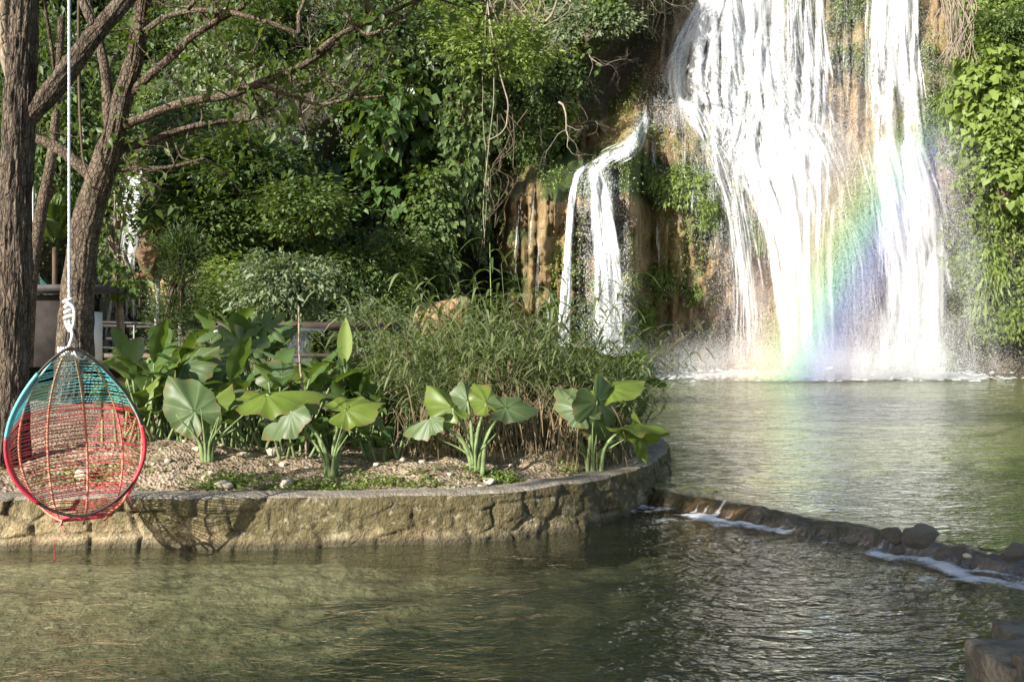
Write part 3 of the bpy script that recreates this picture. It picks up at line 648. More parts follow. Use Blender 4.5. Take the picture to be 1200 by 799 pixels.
def rainbow():
    Y = 35.2; r = np.random.default_rng(16)
    p = [P(*q, Y) for q in ((935, 400), (1016, 243), (1085, 140))]
    (x1, _, z1), (x2, _, z2), (x3, _, z3) = p
    A = np.array([[2*(x2-x1), 2*(z2-z1)], [2*(x3-x1), 2*(z3-z1)]]); b = np.array([x2**2-x1**2+z2**2-z1**2, x3**2-x1**2+z3**2-z1**2])
    cx, cz = np.linalg.solve(A, b); r0 = math.hypot(x1-cx, z1-cz); W = 3.0
    a = sorted(math.atan2(q[2]-cz, q[0]-cx) for q in p); lo, hi = a[0]-.01, a[2]+.11
    N = RB; f = np.clip(.5+.21*r.normal(size=N), .0, 1); g = r.random(N); k = r.random(N) < np.interp(g, [0, .12, .3, .6, .85, 1], [.0, .4, .7, .85, 1, .6]); f, g = f[k], g[k]
    an = lo+(hi-lo)*g; R_ = r0-W+2*W*f; n = len(f)
    c = np.c_[R_*np.cos(an), r.normal(size=n)*.35-.5, R_*np.sin(an)]; w_ = c[:, 2]+cz; c = c[w_ > .2]
    t = NT('rainbow'); tc = t.n('TexCoord').outputs['Object']; sx = t.n('SeparateXYZ', {'Vector': tc})
    ln = t.math('SQRT', t.math('ADD', t.math('POWER', sx.outputs['X'], 2.0), t.math('POWER', sx.outputs['Z'], 2.0)))
    ff = t.math('DIVIDE', t.math('SUBTRACT', ln, r0-W), 2*W)                # 0 inside (violet) .. 1 outside (red)
    cc = t.ramp(ff, [(0, (.95, .9, .97)), (.2, (.84, .76, .96)), (.36, (.55, .62, .96)), (.47, (.5, .86, .76)), (.58, (.8, .93, .56)), (.7, (.98, .86, .55)), (.8, (.98, .72, .58)), (.92, (.96, .74, .7))])  # rainbow light is painted into the droplets' own colour
    d = t.mixs(.5, t.n('BsdfDiffuse', {'Color': cc}).outputs[0], t.n('BsdfTranslucent', {'Color': cc}).outputs[0])
    o = droplets('rainbow', t.surf(d), c, r.uniform(.0035, .009, len(c))); o.location = (cx, Y, cz)
    tag(o, 'pale rainbow arching through the spray in front of the waterfall', 'rainbow', kind='stuff')
RB = 340000
rainbow()

# ---------------------------------------------------------------- weir
def weir():
    root = thing('weir', 'low overflowing stone weir curving from the island wall towards the bottom corner', 'weir')
    seg = np.r_[0, np.cumsum(np.linalg.norm(np.diff(WE, axis=0), axis=1))]; S = np.arange(0, 9, .025)
    ex, ey = np.interp(S, seg, WE[:, 0]), np.interp(S, seg, WE[:, 1]); T = norm(np.stack([np.gradient(ex), np.gradient(ey)], -1)); Nn = np.stack([T[:, 1], -T[:, 0]], -1)  # downstream
    q = np.linspace(-.5, .62, 50)
    n = fbm(S[None]*1.6, q[:, None]*1.6, 0, 4, 131); n2 = fbm(S[None]*6, q[:, None]*3, 0, 3, 132); st = fbm(S[None]*9, q[:, None]*.8, 0, 3, 133)
    rightup = sm(3.0, 5.0, S)[None]
    prof = np.where(q < 0, .155-.25*q**2*4*0-.16*sm(-.25, -.5, q), 0.155-.40*sm(.0, .36, q))[:, None]
    Zr = prof-.06+.055*n+.045*n2+.03*n2*rightup+.045*rightup*np.exp(-((q[:, None]-.12)/.22)**2)
    Pxy = lambda Z, wob: np.stack([ex[None]+Nn[:, 0][None]*(q[:, None]+wob), ey[None]+Nn[:, 1][None]*(q[:, None]+wob), Z], -1)
    mb = MB(); mb.add(Pxy(Zr, .05*n), grid_faces(len(q), len(S)))
    t = NT('wet_weir_stone'); v = t.wcoord(); a = t.noise(v, 3.5, 7, .65); b = t.noise(v, 22, 5)
    c = t.ramp(a, [(.3, (.02, .016, .011)), (.5, (.075, .05, .03)), (.7, (.22, .13, .06))])
    pr = t.n('BsdfPrincipled', {'Base Color': c, 'Roughness': .3, 'Specular IOR Level': .6, 'Normal': t.bump(t.math('ADD', a, t.math('MULTIPLY', b, .4)), 1.0, .05)})
    mb.build('stone_core', t.surf(pr.outputs[0]), root)
    Zw = prof-.012+.035*st*sm(-.1, .2, q)[:, None]+.035*n+.012*n2-.04*rightup*sm(.0, .3, n2)
    wet = NT('overflow_water'); h = wet.noise(wet.wcoord((3, 3, 1.0)), 6, 5); nr = wet.bump(h, .6, .05)
    fr = wet.n('Fresnel', {'IOR': wet.math('SUBTRACT', 1.34, wet.math('MULTIPLY', wet.n('NewGeometry').outputs['Backfacing'], .594)), 'Normal': nr}).outputs[0]
    wm = wet.surf(wet.mixs(wet.math('ADD', wet.math('MULTIPLY', fr, 1.15), .09, True), wet.n('BsdfTransparent', {'Color': (.86, .85, .78, 1)}).outputs[0], wet.n('BsdfGlossy', {'Roughness': .06, 'Normal': nr}).outputs[0]))
    mb = MB(); mb.add(Pxy(Zw, 0), grid_faces(len(q), len(S))); mb.build('water_sheet', wm, root)
    # foam along the foot: a broken film with bubbles on it
    r = np.random.default_rng(9); Sf = np.arange(.05, 8.6, .02); qf = np.linspace(.02, .9, 46)
    ex2, ey2, nx2, ny2 = [np.interp(Sf, S, a) for a in (ex, ey, Nn[:, 0], Nn[:, 1])]
    G, Qf = np.meshgrid(Sf, qf); strong = .5+.5*fbm(G*.9, 0*G, 3, 3, 135)*2+.5*sm(1.7, .6, G)+.25*sm(4.2, 5.2, G)
    reach = .36+.16*fbm(G*2.2, 0*G, 8, 3, 136)+.26*sm(1.8, .4, G)
    den = .12+.62*strong+.7*fbm(G*4, Qf*6, 0, 4, 137)-1.1*np.maximum(0, Qf-reach)
    face = sm(.24, .16, Qf); den = den*(1-face)+face*(.10+.75*fbm(G*24, Qf*1.2, 5, 3, 139)+.4*fbm(G*2.3, 0*G, 2, 2, 140)+.3*sm(.05, .2, Qf))
    Zf = np.maximum(.022+.02*fbm(G*6, Qf*6, 0, 3, 138)+.02*np.clip(den, 0, 1), .15+.012-.40*sm(.0, .36, Qf)+.03*fbm(G*1.6, Qf*1.6, 0, 4, 131))
    mb = MB(); mb.add(np.stack([ex2[None]+nx2[None]*Qf, ey2[None]+ny2[None]*Qf, Zf], -1), grid_faces(len(qf), len(Sf)))
    t = NT('weir_foam'); n1 = t.noise(t.wcoord(), 16, 5, .7); n2 = t.noise(t.wcoord(), 70, 3, .7)
    al = t.ramp(t.math('ADD', t.math('ADD', t.math('MULTIPLY', n1, .65), t.math('MULTIPLY', n2, .35)), t.math('SUBTRACT', t.attr('den'), .6)), [(.40, 0), (.75, .85)])
    fm = t.surf(t.mixs(al, t.n('BsdfTransparent').outputs[0], t.n('BsdfDiffuse', {'Color': (.82, .84, .86, 1), 'Normal': t.bump(n2, .8, .02)}).outputs[0]))
    f = mb.build('foam', fm, root, attr={'den': den}); f['kind'] = 'stuff'
weir()
# ================================================================ PLANTS
M_dark = leafmat('dark_leaf', (.022, .042, .015), (.055, .09, .03), (.15, .17, .06), .28, .45)
M_mid = leafmat('mid_leaf', (.045, .075, .022), (.10, .15, .045), (.22, .24, .10), .34, .5)
M_lime = leafmat('lime_leaf', (.11, .16, .03), (.20, .27, .06), (.32, .35, .11), .4, .5)
M_grey = leafmat('grey_green_leaf', (.08, .115, .05), (.16, .20, .11), (.26, .28, .18), .28, .5)
M_big = leafmat('broad_leaf', (.03, .065, .018), (.075, .13, .035), (.16, .22, .06), .33, .33, .5)
M_taro = leafmat('taro_leaf', (.085, .135, .05), (.125, .18, .075), (.15, .21, .08), .35, .4, .45)
M_taro = leafmat('taro_leaf', (.055, .10, .035), (.10, .15, .058), (.13, .18, .07), .42, .45, .4, vein=True)
M_dry = leafmat('dry_leaf', (.09, .065, .038), (.24, .185, .11), (.42, .34, .22), .2, .8, .1)
M_reed = leafmat('reed_leaf', (.11, .145, .06), (.235, .27, .125), (.42, .40, .25), .45, .5)
M_yel = leafmat('canopy_leaf', (.03, .055, .012), (.07, .11, .02), (.32, .27, .04), .45, .45)
M_lime2 = leafmat('taro_leaf_sun_tint', (.10, .165, .02), (.16, .225, .035), (.19, .25, .045), .5, .4, .45, vein=True)  # yellower taro leaf copy, backlit sun put into its colour
M_stalk = simple('green_stalk', (.15, .20, .08), .6, .25, 0, .4, 14)
M_twig = simple('grey_twig', (.24, .20, .155), .85, .2, 0, .3, 5)
M_dtwig = simple('dark_twig', (.09, .065, .045), .85, .2, 0, .3, 5)
M_bark = barkmat('rough_bark', (.022, .016, .012), (.17, .13, .095), .2, 22, (.2, .165, .125))
M_bark2 = barkmat('smooth_bark', (.035, .026, .019), (.17, .13, .09), .5, 14, (.22, .185, .14))
M_pale = barkmat('pale_bark', (.16, .12, .08), (.34, .28, .2), .5, 9)

# ---- the mass of undergrowth that clothes the slope
def undergrowth():
    r = np.random.default_rng(31); mbs = MB()
    N = 26000
    u = r.uniform(-160, 1330, N); v = r.uniform(-330, 440, N)
    rk = rockmask(u, v); n = fbm(u/38., v/38., 2, 3, 141)
    keep = (rk < .35)&~((u > 470)&(u < 560)&(v > 345)&(v < 405)&(r.random(N) < .9))&(n > -.42)&~((abs(u-735) < 60)&(abs(v-120) < 70)&(r.random(N) < .8))
    keep &= ~((u > 1115)&(v > 395)) & ~((u < 175)&(u > 90)&(v > 190))
    u, v = u[keep], v[keep]
    x, z = Xu(u), Zv(v); y = cliffY(x, z)+np.where(z > 16, (z-16)*.3, 0); q3 = PP(u, v, y); x, z = q3[:, 0], q3[:, 2]
    k = 13; idx = np.repeat(np.arange(len(u)), k); N = len(idx)
    hang = (fbm(u/60., v/60., 9, 2, 151) > .02)[idx]; lit = (u > 1090)[idx]
    bul = (.15+.8*np.maximum(0, fbm(u/22., v/22., 4, 3, 161))+.12)[idx]
    off = r.normal(size=(N, 3))*np.where(hang[:, None], [.14, .1, .38], [.27, .2, .2])
    pos = np.c_[x, y, z][idx]+off-np.array([0, 1, 0])*(bul*r.random(N)*1.3)[:, None]
    out = np.array([0, -.8, .15])+r.normal(size=(N, 3))*.55
    ax = out*np.array([1, .6, 1])+np.array([0, 0, -.55]); nr = norm(np.array([-.1, -.7, .75])+r.normal(size=(N, 3))*.5)
    size = (.09+.12*(fbm(u/50., v/50., 6, 2, 171) > .05)+.06*r.random(len(u)))[idx]*r.uniform(.7, 1.3, N)
    cls = np.clip(((fbm(u/42., v/42., 8, 3, 181)+.7*(u > 1090)+.25*gs(u, 510, 90)*gs(v, 60, 120)-.12*(u < 420))*2.6+1.45), 0, 2.99).astype(int)[idx]  # leaves on the left get a darker class in place of tree shade
    for c in range(3):
        s = cls == c; leaves(mbs, pos[s], ax[s], nr[s], size[s], .62, m=c)
    # ferns and creepers in the cracks of the bare rock
    n = 9000; u = r.uniform(585, 1110, n); v = r.uniform(-60, 440, n); g = fbm(u/26., v/40., 12, 3, 191)+.34*gs(u, 825, 50)*gs(v, 235, 60)+.25*gs(u, 760, 30)*gs(v, 330, 90)+.22*gs(u, 1000, 40)*gs(v, 260, 140)+.26*gs(u, 650, 70)*gs(v, 225, 50)+.25*gs(u, 720, 60)*gs(v, 115, 60)
    k = (g > .16)&(rockmask(u, v) > .4); u, v = u[k], v[k]; y = cliffY(Xu(u), Zv(v)); p = PP(u, v, y); i2 = np.repeat(np.arange(len(u)), 9); N = len(i2)
    pos = p[i2]+r.normal(size=(N, 3))*np.array([.12, .06, .16])-np.array([0, .08, 0]); ax = np.array([0, -.6, -.6])+r.normal(size=(N, 3))*.6
    leaves(mbs, pos, ax, norm(np.array([-.1, -.7, .7])+r.normal(size=(N, 3))*.5), r.uniform(.05, .15, N), .5, m=2); 
    o = mbs.build('undergrowth', [M_dark, M_mid, M_lime]); tag(o, 'dense jungle undergrowth clothing the slope and cliff', 'undergrowth', kind='stuff')
undergrowth()

# ---- shrub kinds: built once, then copied
KIND = {}
def shrub(kind, mat, size, wid, nclump, per, cr, rad, droop=.4, seed=0, stem=True, up=.5):
    r = np.random.default_rng(200+seed); root = thing('shrub', 'shrub', 'shrub')
    mb = MB(); cc = leafcloud(mb, r, (0, 0, 0), rad, nclump, per, cr, size, up, droop, wid=wid); mb.build('foliage', mat, root)
    mb = MB()
    for c in cc[::max(1, len(cc)//14)]:
        tube(mb, spline([(0, .5*rad[1], -rad[2]*1.2), c*.45+r.normal(size=3)*.1, c], 7), np.linspace(.05, .012, 7), 4)
    mb.build('stem', M_dtwig, root); KIND[kind] = [root, False]
shrub('dense', M_dark, .17, .5, 150, 44, .23, (1.3, .9, 1.0), seed=1)
shrub('mid', M_mid, .16, .5, 150, 44, .22, (1.3, .9, 1.0), seed=2)
shrub('lime', M_lime, .14, .5, 120, 34, .2, (1.3, .9, .9), seed=3)
shrub('broad', M_big, .34, .85, 80, 13, .28, (1.3, .9, 1.2), .9, seed=4)
shrub('grey', M_grey, .14, .45, 130, 40, .2, (1.3, .9, .9), seed=5)
shrub('vine', M_mid, .2, .7, 110, 22, .2, (.7, .5, 1.9), .9, seed=6)
shrub('bigvine', M_lime, .30, .95, 110, 9, .25, (.9, .6, 1.7), 1.1, seed=7)
shrub('fern', M_lime, .2, .35, 90, 26, .16, (1.0, .35, .8), 1.0, seed=8)
def put(kind, name, cat, label, u, v, Y, s, rz=0, group=None):
    """one plant of a kind at pixel u, v and distance Y; Y None = on the slope"""
    if Y is None: x, z = Xu(u), Zv(v); Y = float(cliffY(x, z))-.35; k = Y/40; loc = P(u, v, Y)
    else: loc = P(u, v, Y)
    e = KIND[kind]
    if e[1]: o = copy_tree(e[0])
    else: o = e[0]; e[1] = True
    o.name = name; o['label'] = label; o['category'] = cat
    if group: o['group'] = group
    elif 'group' in o: del o['group']
    o.location = loc; o.rotation_euler.z = rz; o.scale = (s, s, s) if not isinstance(s, tuple) else s
    return o
HILL = [
 ('broad', 'broadleaf_shrub', 'big leaved dark climber covering the slope left of the dark gully', 415, 215, None, (1.3, 1, 1.5), 0),
 ('broad', 'broadleaf_shrub', 'broad leaved green bush in sun just above the gully mouth', 470, 140, None, (1.4, 1.1, 1.3), 1),
 ('broad', 'broadleaf_shrub', 'glossy large leaved bush hanging low over the dark hollow', 455, 240, None, (1.2, 1, 1.2), 2),
 ('vine', 'ivy_curtain', 'ivy curtain hanging straight down below the yellow green sapling', 548, 165, 34.9, (1.1, .7, 1.4), .3),
 ('vine', 'ivy_curtain', 'narrow ivy curtain draped beside the bare lianas', 562, 232, 35.6, (.7, .4, 1.0), .9),
 ('vine', 'ivy_curtain', 'pale ivy spilling down above the earth mound', 500, 275, 34.6, (1.5, 1, 1.2), 2),
 ('lime', 'sapling', 'yellow green sapling crowning the ivy curtain', 575, 55, 35.0, (1.5, 1.2, 1.0), 0),
 ('lime', 'sapling', 'small bright sapling at the top beside the grey bare twigs', 520, 30, None, (1.2, 1, .9), 1),
 ('lime', 'shrub', 'bright shrub in sun on the brown earth mound', 455, 340, 31.5, (1.0, .9, 1.1), 1),
 ('grey', 'shrub', 'soft grey green shrub at the foot of the earth mound', 430, 385, 29.5, (1.1, 1, .8), 2),
 ('mid', 'shrub', 'mid green shrub left of the earth mound under the dark gully', 462, 300, 33.0, (.9, .9, .8), 3),
 ('dense', 'shrub', 'dark dense shrub at the top left of the ivy curtain', 450, 60, None, (1.5, 1, 1.3), 0),
 ('dense', 'shrub', 'dark dense shrub high behind the crooked branches', 330, 40, None, (1.6, 1.2, 1.2), 1),
 ('grey', 'shrub', 'hazy grey green shrub behind the long upper branch', 260, 70, None, (1.6, 1.2, 1.3), 2),
 ('mid', 'shrub', 'leafy green shrub behind the fork of the leaning tree', 180, 60, None, (1.4, 1.2, 1.3), 3),
 ('dense', 'shrub', 'layered dark green tree crown over the slope path', 300, 205, 31.0, (1.5, 1.3, 1.0), 4),
 ('mid', 'shrub', 'sunlit layered tree crown above the small round tree', 350, 245, 30.0, (1.4, 1.2, .75), 5),
 ('mid', 'shrub', 'green crown hanging over the rock face beside the distant waterfall', 235, 260, 31.0, (1.4, 1.2, .9), 6),
 ('dense', 'shrub', 'shaded shrub at the lip of the cave rock', 225, 200, 31.5, (1.2, 1, .9), 7),
 ('grey', 'shrub', 'grey leaved shrub hanging over the cave rock', 215, 150, 33.0, (1.3, 1, 1), 8),
 ('lime', 'shrub', 'sunny weeds on the bank under the round tree', 290, 335, 29.0, (1.4, 1, .8), 9),
 ('mid', 'shrub', 'heart leaved weeds on the bank beside the beam', 265, 360, 27.0, (1.2, 1, .6), 10),
 ('dense', 'shrub', 'dark shrub in shade below the large climber', 400, 330, 31.0, (1.0, 1, 1), 11),
 ('dense', 'shrub', 'dark overhanging shrub beside the moss chute', 655, 95, None, (1.0, .6, .9), 12),
 ('mid', 'shrub', 'ferny shrub above the ledge of the side cascade', 625, 175, None, (.8, .8, .8), 13),
 ('grey', 'shrub', 'grey green shrub at the top above the moss chute', 690, 25, None, (1.3, .6, .8), 14),
 ('mid', 'shrub', 'green tuft between the lianas and the side cascade', 605, 160, None, (.7, .7, .9), 15),
 ('bigvine', 'large_leaved_vine', 'vine with large round pale leaves hanging on the sunny wall right of the falls', 1160, 115, None, (1.05, 1, 1.15), 0),
 ('bigvine', 'large_leaved_vine', 'lower tail of large round leaves near the edge of the wall', 1180, 195, None, (.8, 1, .8), 2),
 ('fern', 'fern', 'fern curtain right beside the falling water under the dry roots', 1118, 130, None, (.6, 1, 1.3), 0),
 ('lime', 'shrub', 'feathery pale shrub on the right wall below the large leaved vine', 1180, 260, None, (1.0, .8, 1.3), 3),
 ('fern', 'fern', 'long fern curtain halfway down the right wall', 1160, 320, None, (.8, 1, 1.6), 4),
 ('fern', 'fern', 'fern hanging over the cave at the foot of the right wall', 1180, 375, None, (.9, 1, .8), 5),
 ('mid', 'shrub', 'dark green creeper at the top corner of the right wall', 1185, 40, None, (1.0, .8, 1.0), 6),
 ('fern', 'fern', 'bright fern patch under the dripping ledge', 800, 220, None, (1.1, .7, .9), 0),
 ('fern', 'fern', 'sunlit fern patch left of the falling left stream', 835, 250, None, (.9, .7, .8), 1),
 ('fern', 'fern', 'small fern clinging beside the wide side stream', 765, 215, None, (.5, .6, .9), 2),
 ('fern', 'fern', 'shaded fern above the undercut at the foot of the wall', 785, 325, None, (.8, .6, .8), 3),
 ('fern', 'fern', 'fern tuft low beside the dark hollow in the tufa', 815, 345, None, (.7, .6, .5), 4),
 ('fern', 'fern', 'fern strip beside the thin streams in the middle of the falls', 893, 265, None, (.45, .6, 1.1), 5),
 ('fern', 'fern', 'low fern at the foot of the wide side stream', 752, 375, None, (.5, .6, .8), 6),
 ('fern', 'fern', 'green fern drapes on the tufa pillar behind the spray', 1000, 300, None, (.5, .5, 1.2), 7),
 ('dense', 'shrub', 'dark shrub behind the left trunk near the frame edge', 20, 120, 30.0, (2.0, 1.2, 1.8), 8),
 ('mid', 'shrub', 'green shrub between the two trunks behind the rope', 62, 165, 28.0, (1.3, 1, 1.6), 9),
 ('grey', 'shrub', 'pale thicket behind the white rope halfway up', 85, 80, 30.0, (1.6, 1, 1.3), 10),
]
for h in HILL:
    cat = {'ivy_curtain': 'ivy', 'fern': 'fern', 'sapling': 'sapling', 'large_leaved_vine': 'vine'}.get(h[1], 'shrub')
    put(h[0], h[1], cat, h[2], h[3], h[4], h[5], h[6], h[7]*1.1)

# ---- bare grey twig shrubs on the slope
def bare_shrub(label, u, v, Y, L, d, seed, lev=4, r0=.06):
    r = np.random.default_rng(seed); mb = MB(); tips = []
    grow(mb, r, P(u, v, Y), d, L, r0, lev, tips, 6, .22, 3, .02, .75, 4)
    tag(mb.build('bare_shrub', M_twig), label, 'bare shrub')
bare_shrub('grey leafless shrub hanging from the top over the dark hollow', 640, 25, 34.5, 1.6, (.4, -.6, .3), 1)
bare_shrub('grey leafless branch drooping towards the side cascade', 655, 120, 34.8, 1.3, (.6, -.5, -.5), 2, 4, .05)
bare_shrub('pale leafless thicket at the very top right of the sapling', 700, -10, 35, 1.8, (.3, -.6, .1), 3)
bare_shrub('pale leafless twigs left of the large climber', 395, 110, 32.6, 1.3, (-.3, -.6, .3), 4)
bare_shrub('thin pale twigs in the dark gully beside the trickle', 438, 330, 32.0, 1.0, (-.2, -.4, .9), 5, 3, .035)
bare_shrub('pale dry twigs behind the long horizontal branches', 230, 105, 31.0, 1.3, (.5, -.5, .2), 6)
rb = np.random.default_rng(77)
for i in range(15):
    u, v = [(380, 20), (420, -15), (470, 10), (530, -20), (600, -10), (620, 60), (650, 10), (690, 60), (720, -10), (745, 30), (300, 100), (250, 40), (350, 140), (675, 150), (410, 290)][i]
    r = np.random.default_rng(300+i); mb = MB(); tips = []; Yb = float(cliffY(Xu(u), Zv(v)))-.7
    grow(mb, r, P(u, v, Yb), (r.normal()*.6, -.7, -.3+r.random()*.5), r.uniform(.9, 1.5), .035, 4, tips, 6, .24, 3, -.04, .8, 4)
    tag(mb.build('bare_shrub', M_twig), 'thin pale leafless twigs hanging among the leaves high on the jungle slope', 'bare shrub', 'leafless twigs on the upper slope')
# ---- lianas and dry roots
def liana(name, label, cat, pts, rad, Y, mat, n=1, spread=0, seed=0, sag=.2, group=None):
    r = np.random.default_rng(seed); mb = MB()
    for i in range(n):
        p = np.array([P(a+r.normal()*spread, b+r.normal()*spread*.4, Y+r.normal()*.15) for a, b in pts]); p = spline(p, 24)
        p[:, 0] += .16*fbm(p[:, 2]*1.1, i*3.3+seed, 0, 3, 9)*np.linspace(.2, 1, 24); tube(mb, p, np.linspace(rad, rad*.7, 24)*r.uniform(.6, 1.2), 4)
    tag(mb.build(name, mat), label, cat, group)
liana('liana', 'thick curving liana hooking back under the sapling', 'liana', [(570, -10), (580, 60), (592, 110), (595, 135), (588, 155), (572, 165)], .04, 34.4, M_twig)
liana('liana', 'straight bare lianas hanging past the curved one to the ground', 'liana', [(572, -20), (576, 100), (571, 220), (566, 290)], .016, 34.5, M_twig, 2, 4, 2)
liana('root_tangle', 'tangled pale roots hanging at the left edge of the side cascade rock', 'roots', [(600, 130), (592, 165), (584, 195), (588, 215), (574, 265)], .022, 34.7, M_dtwig, 6, 9, 4)
liana('dry_roots', 'curtain of dry grey roots hanging at the top right of the main falls', 'roots', [(1115, -30), (1118, 20), (1124, 72)], .022, 36.6, M_twig, 34, 14, 6)
liana('dry_roots', 'dry brown roots hanging above the moss chute', 'roots', [(760, -40), (762, 10), (765, 40)], .018, 39.3, M_twig, 8, 9, 8)
liana('dry_roots', 'dry root fringe along the top of the slope behind the sapling', 'roots', [(610, -40), (612, 0), (608, 40)], .02, 35.0, M_twig, 16, 22, 9)

# ---- near trees
def barkdisp(amp, fa, fz, seed):
    def f(i, a, pts):
        L = np.r_[0, np.cumsum(np.linalg.norm(np.diff(pts, axis=0), axis=1))][:, None]
        t = fbm(np.cos(a)*fa+0*L, np.sin(a)*fa+0*L, L*fz, 4, seed); return amp*(np.abs(t)*2-.3)+amp*1.2*fbm(np.cos(a)*1.2, np.sin(a)*1.2, L*1.5, 2, seed+3)
    return f
def limb(mb, pts, Y, rpx, k=10, n=40, amp=0, seed=0, fa=5, fz=3, Y1=None):
    Ys = np.linspace(Y, Y if Y1 is None else Y1, len(pts)); p = np.array([P(a, b, q) for (a, b), q in zip(pts, Ys)]); p = spline(p, n)
    rr = np.interp(np.linspace(0, 1, n), np.linspace(0, 1, len(rpx)), rpx)*Y/F
    tube(mb, p, rr, k, disp=barkdisp(amp, fa, fz, seed) if amp else None); return p
def canopy(r, tips, mat_size, per, spread, mb, droop=.8, wid=.5):
    c = np.array([t[0] for t in tips]); n = len(c); idx = np.repeat(np.arange(n), per); N = len(idx)
    pos = c[idx]+r.normal(size=(N, 3))*spread; ax = r.normal(size=(N, 3))*.7+np.array([0, 0, -droop]); nr = norm(np.array([0, 0, 1])+r.normal(size=(N, 3))*.6)
    leaves(mb, pos, ax, nr, mat_size*r.uniform(.5, 1.25, N), wid)
def left_tree():
    r = np.random.default_rng(51); root = thing('tree', 'thick rough barked trunk at the left edge with a limb slanting up to the right', 'tree', (0, 0, 0))
    mb = MB(); limb(mb, [(32, -130), (28, 0), (22, 130), (17, 280), (13, 420), (8, 540)], 8.8, [14, 15, 17, 18, 18.5, 24], 120, 260, .022, 5, 9, 3.2)
    mb.build('trunk', M_bark, root)
    mb = MB(); tips = []
    p = limb(mb, [(24, 150), (50, 118), (80, 82), (110, 42), (145, 2), (190, -60)], 8.8, [8.5, 10, 10.5, 10, 9.5, 8], 60, 120, .016, 7, 8, 3.2)
    mb.build('limb', M_bark, root)
    mb = MB(); limb(mb, [(110, 30), (98, 5), (88, -30)], 8.8, [6, 5, 5], 12, 20); mb.build('limb', M_bark, root)
    mb = MB(); limb(mb, [(22, 120), (6, 60), (4, 0), (8, -60)], 9.2, [6, 7, 6, 5], 16, 30, .006, 8); mb.build('limb', M_pale, root)
    # the limb that carries the chair rope, out over the water above the picture
    mb = MB(); q = spline([P(32, -120, 8.8), (-4.1, 8.0, 5.3), (-3.05, 6.8, 5.32), (-1.8, 5.4, 5.6)], 40); tube(mb, q, np.linspace(.14, .07, 40), 14); mb.build('limb', M_bark, root)
    tw = MB(); cr = MB()
    for s, d in ((p[-1], (.5, .2, .7)), (q[-1], (.3, -.3, .6)), (P(32, -130, 8.8), (-.3, .1, .9)), (q[25], (-.1, -.4, .7))):
        tw = MB(); grow(tw, r, s, d, 1.5, .07, 4, tips, 6, .2, 3, .04, .75, 5); tw.build('branch', M_bark2, root)
    canopy(r, tips, .15, 16, .2, cr); cr.build('crown', M_yel, root)
left_tree()
def leaning_tree():
    r = np.random.default_rng(52); root = thing('tree', 'leaning grey brown tree behind the chair, forked with long crooked side branches', 'tree')
    mb = MB(); limb(mb, [(172, -60), (166, 10), (157, 70), (143, 115), (131, 165), (116, 212), (101, 265), (94, 320), (90, 375), (86, 440), (82, 470)], 11, [7, 8.3, 9.6, 11, 12.4, 14.8, 16.4, 17.6, 18.8, 20.6, 24], 90, 260, .018, 15, 6, 2.6)
    mb.build('trunk', M_bark2, root)
    tips = []; tw = MB(); cr = MB()
    LB = [([(113, 212), (90, 192), (65, 172), (35, 160)], [9, 8, 7, 6], 11, 11.3), ([(132, 165), (127, 130), (124, 90), (115, 45), (104, 8), (92, -30)], [9, 8, 6.5, 6, 6, 5], 11, 11.4),
          ([(141, 148), (165, 139), (195, 127), (232, 117), (265, 113), (292, 103), (325, 90), (355, 77), (380, 60), (402, 38)], [7, 6, 5.5, 5.5, 5, 5.5, 4.5, 4.5, 3.5, 2.5], 11, 10.4),
          ([(133, 180), (152, 172), (180, 164), (215, 152), (255, 143), (290, 140), (322, 135)], [6, 5, 5, 4.6, 4, 3.6, 2], 11, 11.6), ([(155, 108), (178, 86), (202, 66), (222, 45), (245, 30), (285, 8)], [6, 5.5, 5, 4.4, 4, 3], 11, 10.6),
          ([(128, 200), (160, 198), (200, 196), (240, 186)], [3.5, 3, 2.5, 1.5], 11, 11.2), ([(165, 40), (195, 20), (240, 12), (300, 22), (350, 40)], [4, 3.5, 3, 2.5, 2], 11, 10.2), ([(370, 62), (400, 40), (440, 22), (500, -5)], [4, 3.5, 3, 2.5], 10.4, 10), ([(400, 12), (430, 40), (470, 22), (485, 10)], [2.5, 2.4, 2, 1.5], 10.2, 10),
          ([(292, 104), (310, 120), (306, 135), (312, 150)], [2.5, 2, 1.6, 1], 10.7, 10.7), ([(300, 98), (320, 105), (370, 122), (400, 118), (450, 112)], [3, 2.6, 2.2, 2, 1.2], 10.6, 10.4)]
    for i, (pts, rp, Y, Y1) in enumerate(LB):
        mb = MB(); p = limb(mb, pts, Y, [q*.86 for q in rp], 16, 60, .008 if rp[0] > 3 else 0, 60+i, 5, 4, Y1); mb.build('branch', M_bark2, root)
        for j in range(max(3, len(pts))):
            q = p[r.integers(18, 60)]; grow(tw, r, q, norm(r.normal(size=3)+np.array([.3, 0, .25])), r.uniform(.35, .7), .014, 2, tips, 5, .25, 2, .0, .7, 4)
    high = []
    for s in (P(172, -60, 11), P(500, -5, 10), P(285, 8, 10.6), P(92, -30, 11.4), P(350, 40, 10.2), P(430, 15, 10.2), P(220, 12, 10.4), P(40, -10, 12)):
        grow(tw, r, s, (r.normal()*.3, -.1, .9), 1.3, .026, 4, high, 6, .2, 3, .03, .75, 5)
    tw.build('twig', M_bark2, root)
    canopy(r, tips, .12, 3, .14, cr, 1.0, .55); canopy(r, high, .15, 16, .2, cr)
    cr.build('crown', M_yel, root)
    lg = MB(); limb(lg, [(92, 0), (92, 60), (93, 120), (95, 160), (98, 190), (108, 215)], 10.7, [1.6, 1.8, 1.6, 1.4, 1.2, .8], 6, 40); tag(lg.build('liana', M_dtwig), 'thin dark liana hanging between the rope and the leaning trunk', 'liana')
leaning_tree()
